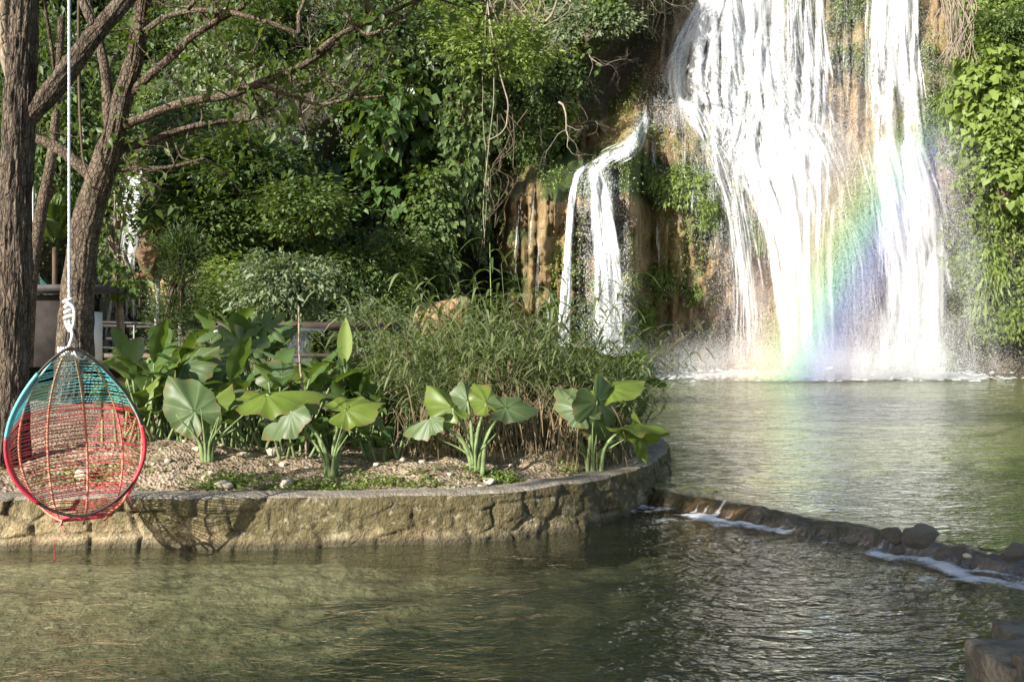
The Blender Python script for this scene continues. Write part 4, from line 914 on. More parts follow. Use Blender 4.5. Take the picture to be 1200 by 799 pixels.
def small_tree(name, label, trunk, Y, rpx, crowns, mat, mtrunk, lsize, n, per, seed, wid=.5, cat='tree', cr_=.13, droop=.5):
    r = np.random.default_rng(seed); root = thing(name, label, cat); mb = MB(); p = limb(mb, trunk, Y, rpx, 12, 40, .004, seed)
    cm = MB()
    for (u, v, ru, rv) in crowns:
        c = P(u, v, Y); cc = leafcloud(cm, r, c, (ru*Y/F, ru*Y/F*.8, rv*Y/F), n, per, cr_, lsize, .5, droop, wid=wid)
        for q in cc[::(60 if 'slender dark' in label else 5)]: tube(mb, spline([p[8], (p[4]+q)/2+np.array([0, 0, .1]), q], 6), np.linspace(.03, .008, 6), 4)
    mb.build('trunk', mtrunk, root); cm.build('crown', mat, root)
small_tree('slender_tree', 'slender dark leaning tree between the left trunk and the rope', [(72, 20), (68, 90), (64, 150), (57, 205), (46, 260), (36, 330), (30, 430)], 13, [4, 4.5, 5, 6, 7, 7.5, 8], [(60, -60, 80, 40)], M_dark, M_bark2, .14, 60, 20, 61)
small_tree('slender_tree', 'slim pale stemmed sapling in front of the distant waterfall', [(133, 262), (137, 300), (135, 325), (139, 350), (141, 385), (142, 425)], 16, [2, 3, 3.5, 4.2, 4.5, 5], [(128, 255, 22, 30), (140, 215, 16, 20), (115, 300, 12, 12), (152, 330, 10, 14)], M_mid, M_pale, .12, 26, 9, 62)
small_tree('round_tree', 'small round crowned grey leaved tree on the bank behind the beam', [(334, 340), (334, 370), (332, 400), (332, 430)], 24, [3, 4, 4.5, 5], [(335, 332, 56, 34), (322, 348, 46, 20)], M_grey, M_dtwig, .14, 110, 24, 63, cr_=.16)
small_tree('casuarina_shrub', 'wispy dark feathery shrub beside the posts of the footbridge', [(212, 300), (213, 340), (214, 380), (215, 425)], 19, [1.5, 2, 2.4, 3], [(210, 330, 20, 36), (208, 375, 24, 24), (212, 290, 10, 16)], M_dark, M_dtwig, .13, 80, 24, 64, .1, 'shrub', .14, -.6)
def palm():
    r = np.random.default_rng(66); root = thing('palm', 'small fan of palm fronds behind the rope', 'palm'); mb = MB(); limb(mb, [(64, 290), (64, 330), (63, 420)], 18, [3, 3, 4], 8, 20); mb.build('trunk', M_dtwig, root)
    c = P(64, 285, 18); mb = MB()
    for i in range(13):
        a = i*2.4; d = np.array([math.cos(a), math.sin(a)*.7, r.uniform(.5, 1.6)]); d /= np.linalg.norm(d); t = np.linspace(0, 1, 24)[:, None]
        p = c+d*t*1.3-np.array([0, 0, 1])*t**2*.55; tube(mb, p, np.linspace(.02, .006, 24), 3, m=0); s = np.cross(d, [0, 0, 1.])
        for sg in (-1, 1): leaves(mb, p[3:], sg*s+d*.7-np.array([0, 0, .4]), np.tile([0, 0, 1.], (21, 1)), .42*np.sin(np.linspace(.5, 2.8, 21)), .1)
    mb.build('frond', M_mid, root)
palm()

# ---- a crown behind the camera whose shade lies over the weir
def shade_tree(label, c, rad, n, per, base):
    r = np.random.default_rng(71+int(c[0])); root = thing('tree', label, 'tree'); mb = MB(); cc = leafcloud(mb, r, c, rad, n, per, .35, .26, .5, .4, surf=.5); mb.build('crown', M_mid, root)
    mb = MB(); p = spline([base, (base[0]+.2, base[1], c[2]*.5), c], 24); tube(mb, p, np.linspace(.28, .08, 24), 14)
    for q in cc[::6]: tube(mb, spline([p[-6], (p[-3]+q)/2, q], 6), np.linspace(.05, .01, 6), 4)
    mb.build('trunk', M_bark2, root)
SHADE = True
# ================================================================ ISLAND PLANTS
def heart(mb, origin, fwd, up, L, ripple=.02, nv=13, droop=.25, cup=.0, m=0, seed=0, lobes=None, width=.62):
    """a big lobed leaf: spokes round the point where the stalk joins; returns how near each vertex lies to a vein"""
    ns, nr = (130, 9); th = np.linspace(-np.pi, np.pi, ns, endpoint=False); a = np.abs(th)
    Rr = np.interp(a, [0, .06, .2, .45, .8, 1.2, 1.6, 2.0, 2.4, 2.7, 2.9, 3.05, np.pi], [1.08, .99, .9, .8, .69, .6, .55, .55, .58, .57, .46, .22, .07])
    if lobes: Rr = .25+.72*np.abs(np.cos(th*lobes/2))**.9*(1-.25*a/np.pi)
    Rr = Rr*(1+.025*np.sin(th*nv*1.0)+.05*vnoise(th*4+seed, 0, 0, seed)+.03*vnoise(th*14+seed, 0, 0, seed))
    rr = np.linspace(.03, 1, nr)[:, None]; x = rr*Rr*np.cos(th)*L; y = rr*Rr*np.sin(th)*L*width/.58
    vn = np.cos(th*nv)
    z = ripple*L*rr*vn-droop*L*(rr*Rr)**2*np.sign(np.cos(th))*np.abs(np.cos(th))-cup*L*(np.abs(y)/L)**1.0+.10*L*rr*vnoise(x/L*2.5+seed, y/L*2.5, 0, seed+1)+.05*L*rr**3*np.sin(th*6+seed)
    f = norm(fwd); s = norm(np.cross(up, f)); n = np.cross(f, s)
    V = np.asarray(origin)+x[..., None]*f+y[..., None]*s+z[..., None]*n; V = np.vstack([V.reshape(-1, 3), np.asarray(origin)])
    j = np.arange(ns); mb.add(V, grid_faces(nr, ns, True), np.stack([np.full(ns, nr*ns), j, (j+1) % ns], -1), m)
    heart.rim = np.r_[(sm(.8, 1.0, rr)*np.ones((1, ns))).ravel(), 0]
    return np.r_[(sm(.93, 1.0, vn)*np.ones((nr, 1))*(1.1-.5*rr)).ravel(), 1.0]
def blade(mb, origin, d, L, W, droop=.5, up=(0, 0, 1), fold=.25, m=0, n=12, shape=.7, wave=0, seed=0):
    """a long simple leaf with a folded midrib, arching over"""
    d = norm(d); t = np.linspace(0, 1, n); p = np.asarray(origin)+d*t[:, None]*L-np.array([0, 0, 1])*(droop*L*t**2)[:, None]
    tn = norm(np.gradient(p, axis=0)); s = norm(np.cross(tn, np.asarray(up, float)+1e-4)); nn = np.cross(s, tn)
    w_ = W*np.sin(np.pi*np.clip(t**.8, .0, 1))**shape*.5; w_[0] = W*.04; w_[-1] = 0.002
    V = np.stack([p-s*w_[:, None]+nn*(fold*w_+wave*np.sin(t*22+seed)*w_)[:, None], p-s*w_[:, None]*.5+nn*(fold*.4*w_)[:, None], p, p+s*w_[:, None]*.5+nn*(fold*.4*w_)[:, None], p+s*w_[:, None]+nn*(fold*w_+wave*np.cos(t*20+seed)*w_)[:, None]], 1)
    mb.add(V.reshape(-1, 3), grid_faces(n, 5), None, m)
def gz(x, y): return float(groundZ(np.array([x]), np.array([y]))[0])
def stand(px, py, Yg):
    """ground point under pixel px near distance Yg"""
    x = (px-600)/F*Yg; return np.array([x, Yg, gz(x, Yg)])
def taro(label, px, Y, lv, extra, seed):
    """lv: (leaf joint px, py, dY, tip px, tip py, length m, facing) ; each leaf > stalk + blade"""
    r = np.random.default_rng(seed); b = stand(px, 0, Y); root = thing('elephant_ear', label, 'plant', b); 
    def rel(o): o.location = -Vector(b)+Vector(b); return o
    for i, (jx, jy, dY, tx, ty, L, ny, cup) in enumerate(lv):
        J = P(jx, jy, Y+dY)-b; T_ = P(tx, ty, Y+dY+(.05 if ny < 0 else -.05))-b; f = T_-J
        o0 = np.array([r.normal()*.03, r.normal()*.03, -.02]); mid = o0*.5+J*.5+np.array([-(J[0])*.22, 0, .05])
        sp = spline([o0, mid, J], 18); mb = MB(); tube(mb, sp, np.linspace(.022, .009, 18), 8); st = mb.build('stalk', M_stalk, root)
        mb = MB(); vn = heart(mb, J, f, np.array([.1*r.normal(), ny, .75]), L*.98, r.uniform(.012, .022), int(r.integers(9, 13)), r.uniform(.2, .5), cup+r.uniform(.0, .25), seed=seed*7+i, width=r.uniform(.48, .66)); mb.build('leaf', M_lime2 if (i+seed) % 2 == 0 else M_taro, root, attr={'vein': vn, 'rimd': heart.rim})
    mb = MB()
    for i in range(extra):
        a = r.uniform(0, 6.28); o0 = np.array([math.cos(a)*.04, math.sin(a)*.04, -.02]); e = o0*2.2+np.array([math.cos(a)*r.uniform(.05, .28), math.sin(a)*.1, r.uniform(.3, .55)])
        tube(mb, spline([o0, o0*1.8+np.array([0, 0, .2]), e], 12), np.linspace(.02, .004, 12), 7)
    mb.build('leaf_base', M_stalk, root)
taro('elephant ear plant with one upright ribbed round leaf, nearest the hanging chair', 243, 8.55, [(228, 483, 0, 200, 440, .42, -.9, .0), (240, 478, .1, 262, 452, .3, -.5, .3), (262, 470, .25, 300, 440, .3, -.3, .2)], 9, 1)
taro('elephant ear plant with a huge grey green drooping leaf', 388, 8.4, [(312, 462, .1, 352, 452, .52, -.35, .35), (340, 482, -.05, 300, 500, .34, -.5, .5), (405, 480, 0, 440, 468, .33, -.6, .1), (425, 478, .1, 462, 490, .26, -.3, .5)], 8, 2)
taro('elephant ear plant with a pale round scalloped leaf standing before the dead reeds', 557, 8.6, [(593, 478, -.1, 622, 474, .3, -.9, .0), (530, 478, 0, 512, 455, .3, -.5, .4), (504, 490, -.1, 478, 497, .27, -.4, .5), (570, 472, .1, 562, 452, .24, -.6, .2), (548, 470, .1, 545, 452, .22, -.3, .3)], 9, 3)
taro('elephant ear plant with a folded leaf hanging over the wall coping', 694, 9.15, [(752, 503, 0, 766, 530, .32, -.3, .5), (700, 470, -.1, 716, 498, .42, -.8, .1), (735, 498, -.05, 758, 492, .38, .2, .3), (682, 480, -.1, 668, 462, .34, -.6, .2), (715, 455, .1, 735, 442, .36, -.4, .2)], 7, 4)
taro('elephant ear plant leaning out over the pool behind the reeds', 728, 10.9, [(738, 432, 0, 772, 434, .42, .1, .4), (722, 440, -.1, 708, 418, .4, -.6, .3), (742, 450, 0, 756, 474, .42, -.6, .2), (730, 425, .1, 745, 410, .36, -.4, .2)], 4, 5)

def clump(name, label, px, Y, n, L, W, rise, seed, mat=M_big, stalk=.55, droop=.42, lean=.7, cat='plant'):
    r = np.random.default_rng(seed); b = stand(px, 0, Y); root = thing(name, label, cat, b)
    for i in range(n):
        a = r.uniform(0, 6.28); el = r.uniform(*rise); d = np.array([math.cos(a)*lean, math.sin(a)*lean, el]); h = stalk*r.uniform(.5, 1.4)
        o0 = np.array([r.normal()*.14, r.normal()*.1, -.02]); j = o0+norm(d*np.array([.4, .4, 1]))*h
        mb = MB(); tube(mb, spline([o0, (o0+j)/2, j], 8), np.linspace(.016, .009, 8), 6, m=1)
        blade(mb, j, d, L*r.uniform(.7, 1.2), W*r.uniform(.75, 1.2), droop*r.uniform(.5, 1.3), fold=.3, wave=.12, seed=i, shape=.75, n=14); mb.build('leaf', [mat, M_stalk], root)
clump('heliconia', 'dark leaved clump right behind the hanging chair', 165, 9.3, 20, .55, .2, (.3, 1.2), 11)
clump('heliconia', 'broad leaved clump beneath the footbridge rail end', 200, 9.9, 24, .62, .22, (.3, 1.3), 12)
clump('heliconia', 'paddle leaved clump behind the upright ribbed leaf', 256, 9.5, 22, .6, .2, (.3, 1.2), 13)
clump('heliconia', 'shaded clump of paddle leaves behind the huge drooping leaf', 322, 9.5, 22, .55, .2, (.3, 1.2), 14)
clump('ginger_plant', 'strap leaved ginger clump with upright blades behind the third elephant ear', 405, 9.8, 30, .62, .11, (.7, 1.9), 15, M_big, .42, .5, .7)
clump('ginger_plant', 'strap leaved ginger clump right of the thin stake', 368, 10.2, 24, .6, .12, (.6, 1.7), 16, M_big, .4, .5, .7)
clump('ginger_plant', 'dark strap leaved clump where the reeds begin', 440, 9.7, 22, .5, .09, (.5, 1.5), 17, M_big, .3, .6, .7)
clump('heliconia', 'large paddle leaved clump at the back behind the castor plant', 290, 10.9, 24, .75, .26, (.5, 1.6), 18, M_big, .8)
clump('heliconia', 'tall paddle leaved clump under the rail near the leaning trunk', 180, 11.0, 20, .7, .24, (.5, 1.5), 19, M_big, .7)
clump('heliconia', 'low dark clump between the first two elephant ears', 345, 9.0, 14, .36, .11, (.3, 1.1), 20, M_big, .2)
clump('heliconia', 'low dark leaves under the ginger at the edge of the soil', 440, 9.1, 16, .36, .09, (.3, 1.1), 22, M_big, .2)
taro('elephant ear deep in the leaf bank between the first plant and the castor', 215, 9.4, [(190, 440, 0, 165, 452, .38, -.5, .2), (215, 430, .1, 235, 415, .36, -.6, .2), (175, 470, 0, 152, 485, .3, -.6, .3), (240, 445, .1, 262, 455, .3, -.3, .3)], 5, 6)
taro('shaded elephant ear behind the thin stake', 345, 9.6, [(330, 440, 0, 312, 425, .34, -.6, .2), (365, 435, .1, 392, 440, .36, -.4, .3), (385, 460, 0, 408, 472, .3, -.6, .3)], 4, 7)
def upright():
    b = stand(404, 0, 10.3); mb = MB(); blade(mb, P(404, 425, 10.3), P(405, 372, 10.3)-P(404, 425, 10.3), .47, .16, .0, (0, -.6, .1), .35, n=14, shape=.8); tube(mb, [b, P(403, 470, 10.3), P(404, 424, 10.3)], [.014, .012, .008], 6, 1)
    tag(mb.build('banana_shoot', [M_lime, M_stalk]), 'single upright yellow green leaf standing above the ginger clumps', 'plant')
upright()
def palmate(label, px, Y, lv, seed):
    r = np.random.default_rng(seed); b = stand(px, 0, Y); root = thing('castor_plant', label, 'plant', b); top = P(px+2, 425, Y)-b
    mb = MB(); tube(mb, spline([(0, 0, -.02), top*.5+[.03, 0, 0], top], 16), np.linspace(.02, .012, 16), 7); mb.build('stem', M_stalk, root)
    for i, (jx, jy, dY, tx, ty, L, ny) in enumerate(lv):
        J = P(jx, jy, Y+dY)-b; f = P(tx, ty, Y+dY-.1)-b-J; mb = MB(); tube(mb, spline([top*r.uniform(.7, 1), (top+J)/2+[0, 0, .05], J], 8), np.linspace(.009, .006, 8), 5, 1)
        heart(mb, J, f, (r.normal()*.15, ny, .8), L, .015, 8, .25, .25, 0, seed+i, lobes=8, width=.6); mb.build('leaf', [M_taro, M_stalk], root)
palmate('castor plant with star shaped leaves standing above the paddle leaved clumps', 282, 10.4, [(282, 400, 0, 284, 418, .34, -.7), (262, 388, .2, 240, 392, .3, -.2), (310, 380, .3, 322, 388, .3, -.6), (245, 425, -.1, 222, 436, .34, -.4), (300, 410, .1, 325, 414, .3, 0), (255, 440, -.2, 240, 452, .28, -.5), (290, 385, .4, 275, 375, .28, .2)], 21)
def stake():
    mb = MB(); tube(mb, spline([P(360, 555, 8.9), P(356, 470, 8.9), P(351, 420, 8.9), P(350, 358, 8.9)], 24), np.linspace(.012, .008, 24), 6); tag(mb.build('stake', M_pale), 'thin pale bamboo stake standing among the broad leaved plants', 'stake')
stake()

# ---- reeds
def reed_kind(seed, n, H, dead=.05):
    r = np.random.default_rng(seed); g = MB(); st = MB(); dd = MB()
    for i in range(n):
        a = r.uniform(0, 6.28); q = .34*math.sqrt(r.random()); b = np.array([q*math.cos(a), q*math.sin(a), 0]); ln = np.array([b[0]*1.1+r.normal()*.14, b[1]*.9+r.normal()*.14, 1]); h = H*r.uniform(.55, 1.1)
        p = spline([b, b+ln*h*.5, b+ln*h+np.array([ln[0], ln[1], -.12])*h*.35], 10); isd = r.random() < dead; mb = dd if isd else g
        tube(dd if isd else st, p, np.linspace(.0055, .002, 10), 3, 0, cap=False)
        k = 13; t = np.linspace(.22, 1, k); pp = np.stack([np.interp(t*9, np.arange(10), p[:, c]) for c in range(3)], -1)
        for j in range(k):
            an = j*2.6+r.random()*1.5+a; d = np.array([math.cos(an), math.sin(an), r.uniform(.3, 1.1)]); blade(mb, pp[j], d, r.uniform(.18, .38), r.uniform(.014, .026), r.uniform(.25, 1.0), fold=.2, n=5, shape=.6)
    root = thing('reed_clump', 'reeds', 'reeds'); g.build('leaf_blades', M_reed, root); st.build('stem', M_reed, root); dd.build('dead_blades', M_dry, root)
    for c in root.children: c['kind'] = 'stuff'
    return root
RK = [reed_kind(s, 46, h) for s, h in ((81, 1.05), (82, 1.25), (83, .95))]; used = [False]*3
REEDS = [(452, 10.4, .85, 'reeds at the left end of the thicket beside the ginger plants'), (490, 10.9, 1.0, 'reeds behind the drooping leaf of the second elephant ear'), (500, 9.9, .75, 'shorter reeds in front at the left of the thicket'), (535, 11.2, 1.2, 'tall reeds left of the thicket centre'), (545, 10.1, .95, 'reeds directly behind the pale scalloped leaf plant'), (580, 11.4, 1.35, 'tallest reeds at the top of the thicket'), (590, 10.3, 1.05, 'dense reeds in the middle front of the thicket'), (620, 11.2, 1.25, 'tall reeds right of the thicket centre'), (632, 10.2, .95, 'reeds hanging over the dead brown stalks'), (660, 11.0, 1.05, 'reeds in front of the side cascade foot'), (672, 10.2, .85, 'reeds above the small earth hump'), (692, 11.2, .85, 'reeds in front of the wide side stream'), (706, 10.3, .8, 'reeds behind the last elephant ear on the wall'), (716, 11.2, .7, 'reeds at the right end leaning over the pool'), (715, 12.6, .6, 'reeds on the far corner of the island'), (470, 12.2, .9, 'reeds at the back left of the thicket'), (560, 12.6, 1.15, 'reeds at the back of the thicket before the earth mound'), (650, 12.4, 1.0, 'reeds at the back of the thicket before the mossy rock')]
for i, (px, Y, s, lab) in enumerate(REEDS):
    k = i % 3; o = RK[k] if not used[k] else copy_tree(RK[k]); used[k] = True; o['label'] = lab; o['group'] = 'reed clumps of the thicket on the island'; o.location = stand(px, 0, Y)-np.array([0, 0, .03]); o.rotation_euler.z = i*1.3; o.scale = (s*1.3, s*1.3, s*1.22)
def dead_kind(seed):
    r = np.random.default_rng(seed); mb = MB()
    for i in range(75):
        b = np.array([r.normal()*.3, r.normal()*.12, r.uniform(.2, .6)]); d = np.array([r.normal()*.35, -.5+r.normal()*.4, r.uniform(-.4, .5)]); blade(mb, b, d, r.uniform(.3, .7), r.uniform(.008, .018), r.uniform(.8, 1.5), fold=.2, n=6, shape=.5)
    for i in range(26):
        b = np.array([r.normal()*.3, r.normal()*.15, -.02]); tube(mb, spline([b, b+[r.normal()*.08, -.05, .3], b+[r.normal()*.2, -.15, .7]], 6), np.linspace(.007, .003, 6), 3)
    return tag(mb.build('dead_reeds', M_dry), 'dead', 'dead reeds')
dk = dead_kind(91)
for i, (px, Y, s, lab) in enumerate([(500, 9.35, .7, 'brown dead reed stalks at the left under the green reeds'), (545, 9.5, .85, 'brown dead reed stalks behind the pale scalloped leaf plant'), (598, 9.55, .95, 'tall bundle of dead reed leaves in the middle of the thicket'), (640, 9.5, .9, 'dead reed stalks hanging over the earth hump'), (672, 9.6, .8, 'dead reed stalks left of the last elephant ear'), (575, 9.7, 1.25, 'dry straw coloured reed leaves drooping high in the thicket')]):
    o = dk if i == 0 else copy_tree(dk); o['label'] = lab; o.location = stand(px, 0, Y); o.scale = (s, s, s); o.rotation_euler.z = [.2, -.3, .1, -.15, .4, .7][i]
def cane():
    mb = MB(); r = np.random.default_rng(95); b = stand(566, 0, 11.6); top = P(574, 285, 11.6); p = spline([b, (b+top)/2+[.05, 0, 0], top], 20); tube(mb, p, np.linspace(.012, .005, 20), 5, 1)
    for j in range(8, 20):
        a = j*2.5; blade(mb, p[j], (math.cos(a), math.sin(a), .8), .5, .045, .9, fold=.25, n=9)
    tag(mb.build('cane', [M_big, M_stalk]), 'tall single cane rising above the reeds before the mossy rock', 'cane')
cane()

# ---- ground cover and stones
def cover():
    r = np.random.default_rng(97); mb = MB(); N = 5200
    cx = np.array([-2.35, -1.75, -1.2, -.9, -.2, .75, -3.4, .05, -1.5]); cyy = np.array([8.15, 8.1, 8.25, 8.15, 8.6, 9.0, 8.3, 8.45, 8.0]); sp = np.array([.14, .25, .3, .3, .12, .22, .25, .15, .2])
    i = r.integers(0, 9, N); x = cx[i]+r.normal(size=N)*sp[i]; y = cyy[i]+r.normal(size=N)*sp[i]*.45; k = inside(x, y) > .34; x, y = x[k], y[k]; z = groundZ(x, y)
    n = len(x); leaves(mb, np.c_[x, y, z+r.exponential(.018, n)], np.c_[r.normal(size=n), r.normal(size=n), .3+.5*r.random(n)], np.tile([0, 0, 1.], (n, 1))+r.normal(size=(n, 3))*.4, r.uniform(.02, .05, n), .6)
    tag(mb.build('ground_cover', M_lime), 'low bright green creeping weeds on the bare soil', 'weeds', kind='stuff')
    N = 1500; x = r.uniform(-4.6, 1.2, N); y = r.uniform(7.9, 10, N); k = inside(x, y) > .2; x, y = x[k], y[k]; n = len(x); mb = MB()
    leaves(mb, np.c_[x, y, groundZ(x, y)+.012], np.c_[r.normal(size=n), r.normal(size=n), .15*r.normal(size=n)], np.tile([0, 0, 1.], (n, 1))+r.normal(size=(n, 3))*.5, r.uniform(.03, .09, n), .4)
    tag(mb.build('fallen_leaves', M_dry), 'dry fallen leaves scattered over the soil', 'leaves', kind='stuff')
cover()
M_stone = simple('pale_stone', (.42, .37, .29), .85, .2, 0, .3, 7, .5, .01)
M_stoned = simple('dark_wet_stone', (.19, .17, .14), .45, .5, 0, .5, 14, 1.0, .03)
def stone_mesh(seed, k=26, nk=13, hk=.5):
    r = np.random.default_rng(seed); rows_ = 15 if k < 40 else 34; th = np.linspace(0, np.pi, rows_)[:, None]; ph = np.arange(k)*2*np.pi/k
    V = np.stack([np.sin(th)*np.cos(ph), np.sin(th)*np.sin(ph), np.cos(th)+0*ph], -1)
    for i in range(nk):                                                        # knock flat faces off
        n = rdir(r, 1)[0]; h = r.uniform(hk, .86); d = V@n; V = V-np.maximum(d-h, 0)[..., None]*n*.96
    V = V*(1+.22*fbm(V[..., 0]*2+seed, V[..., 1]*2, V[..., 2]*2, 3, seed))[..., None]*np.array([1.25, 1, .72]); mb = MB(); mb.add(V, grid_faces(rows_, k, True)); return mb
SM = [stone_mesh(s).mesh('stone', M_stone) for s in range(6)]
def stone(label, p, s, i, group=None, name='stone', me=None, cat='stone', rz=None):
    o = link(name, me or SM[i % 6]); o.location = p; o.scale = (s, s, s) if not isinstance(s, tuple) else s; o.rotation_euler.z = i*1.7 if rz is None else rz; return tag(o, label, cat, group)
def gs_(px, Y, dz=.0): q = stand(px, 0, Y); q[2] += dz; return q
stone('large cream stone at the foot of the elephant ear nearest the chair', gs_(261, 8.1, .03), .075, 0)
stone('flat pale stone half buried in front of the big drooping leaf plant', gs_(334, 8.15, .02), .08, 1)
stone('upright cream stone in the shade under the huge drooping leaf', gs_(322, 9.0, .03), .09, 2)
stone('white flat stone lying close to the coping below the second elephant ear', gs_(384, 7.98, .0), .05, 3)
stone('rounded grey stone right of the pale scalloped leaf plant', gs_(574, 8.4, .02), .06, 4)
stone('grey stone seen through the chair cords on the soil', gs_(97, 8.3, .02), .1, 5)
r_ = np.random.default_rng(99)
for i in range(70):
    px, Y = r_.uniform(10, 700), r_.uniform(7.95, 9.2)
    x = (px-600)/F*Y
    if inside(np.array([x]), np.array([Y]))[0] < .3: continue
    stone('small loose stone lying on the bare soil of the island', gs_(px, Y, .005), r_.uniform(.012, .042), i, 'small loose stones on the island soil')
def on_weir(px, py, Y, dz=0): q = P(px, py, Y); q[2] += dz; return q
SD = [stone_mesh(20+s, 60, 8, .62).mesh('boulder', M_stoned) for s in range(3)]
stone('largest grey boulder sitting on top of the weir', P(1077, 629, 6.95), (.125, .11, .12), 0, None, 'boulder', SD[0], 'boulder', .3)
stone('smaller boulder touching the left of the largest one on the weir', P(1046, 628, 7.05), (.085, .08, .09), 1, None, 'boulder', SD[1], 'boulder')
stone('tiny wedge stone tucked under the two boulders on the weir', P(1052, 645, 6.9), .045, 2, None, 'boulder', SD[2], 'boulder')
stone('small dark stone on the weir right of the largest boulder', P(1128, 646, 6.8), (.06, .05, .07), 3, None, 'boulder', SD[2], 'boulder')
stone('round pale pebble wedged on the weir beside the small dark stone', P(1134, 651, 6.65), .033, 4, None, 'pebble', SM[3], 'pebble')
stone('flat dark boulder on the weir at the right edge of the view', P(1192, 647, 6.55), (.11, .09, .09), 5, None, 'boulder', SD[1], 'boulder', .2)
# earth mound by the pool and cave stones
def mound():
    mb = stone_mesh(41, 60); me = mb.mesh('earth_mound', simple('red_earth', (.34, .21, .12), .95, .1, 0, .35, 3, .8, .05)); o = link('earth_mound', me); o.location = P(520, 385, 31.6); o.scale = (1.15, .9, 1.6); tag(o, 'rounded reddish earth mound at the foot of the cliff behind the reeds', 'boulder')
mound()
def corner():
    root = thing('stone_kerb', 'grey dressed stone kerb cutting into the bottom corner over the water', 'kerb'); r = np.random.default_rng(44)
    m = simple('grey_dressed_stone', (.13, .112, .088), .8, .3, 0, .5, 12, 1.0, .02)
    Y = 3.6
    for (px, py, Yc, sx, sy, sz) in ((1208, 800, 3.55, .34, .34, .22), (1250, 812, 3.3, .24, .3, .2), (1225, 765, 3.95, .30, .3, .17), (1270, 762, 4.1, .26, .36, .17), (1250, 745, 4.45, .26, .28, .15)):
        c = P(px, py, Yc); mb = MB(); n = 12; g = np.linspace(-1, 1, n)
        for ax in range(3):
            for sg in (-1, 1):
                A, B = np.meshgrid(g, g); V = np.zeros((n, n, 3)); V[..., ax] = sg; V[..., (ax+1) % 3] = A*sg; V[..., (ax+2) % 3] = B
                q = V/np.maximum(1, (np.sum(np.abs(V)**16, -1, keepdims=True)**(1/16.)))*np.array([sx, sy, sz])*.5
                wv = q+c; q = q+.016*np.stack([fbm(wv[..., 0]*6, wv[..., 1]*6, wv[..., 2]*6, 3, 5+k) for k in range(3)], -1); mb.add(q+c, grid_faces(n, n)[:, ::-1])
        mb.build('stone_block', m, root)
corner()

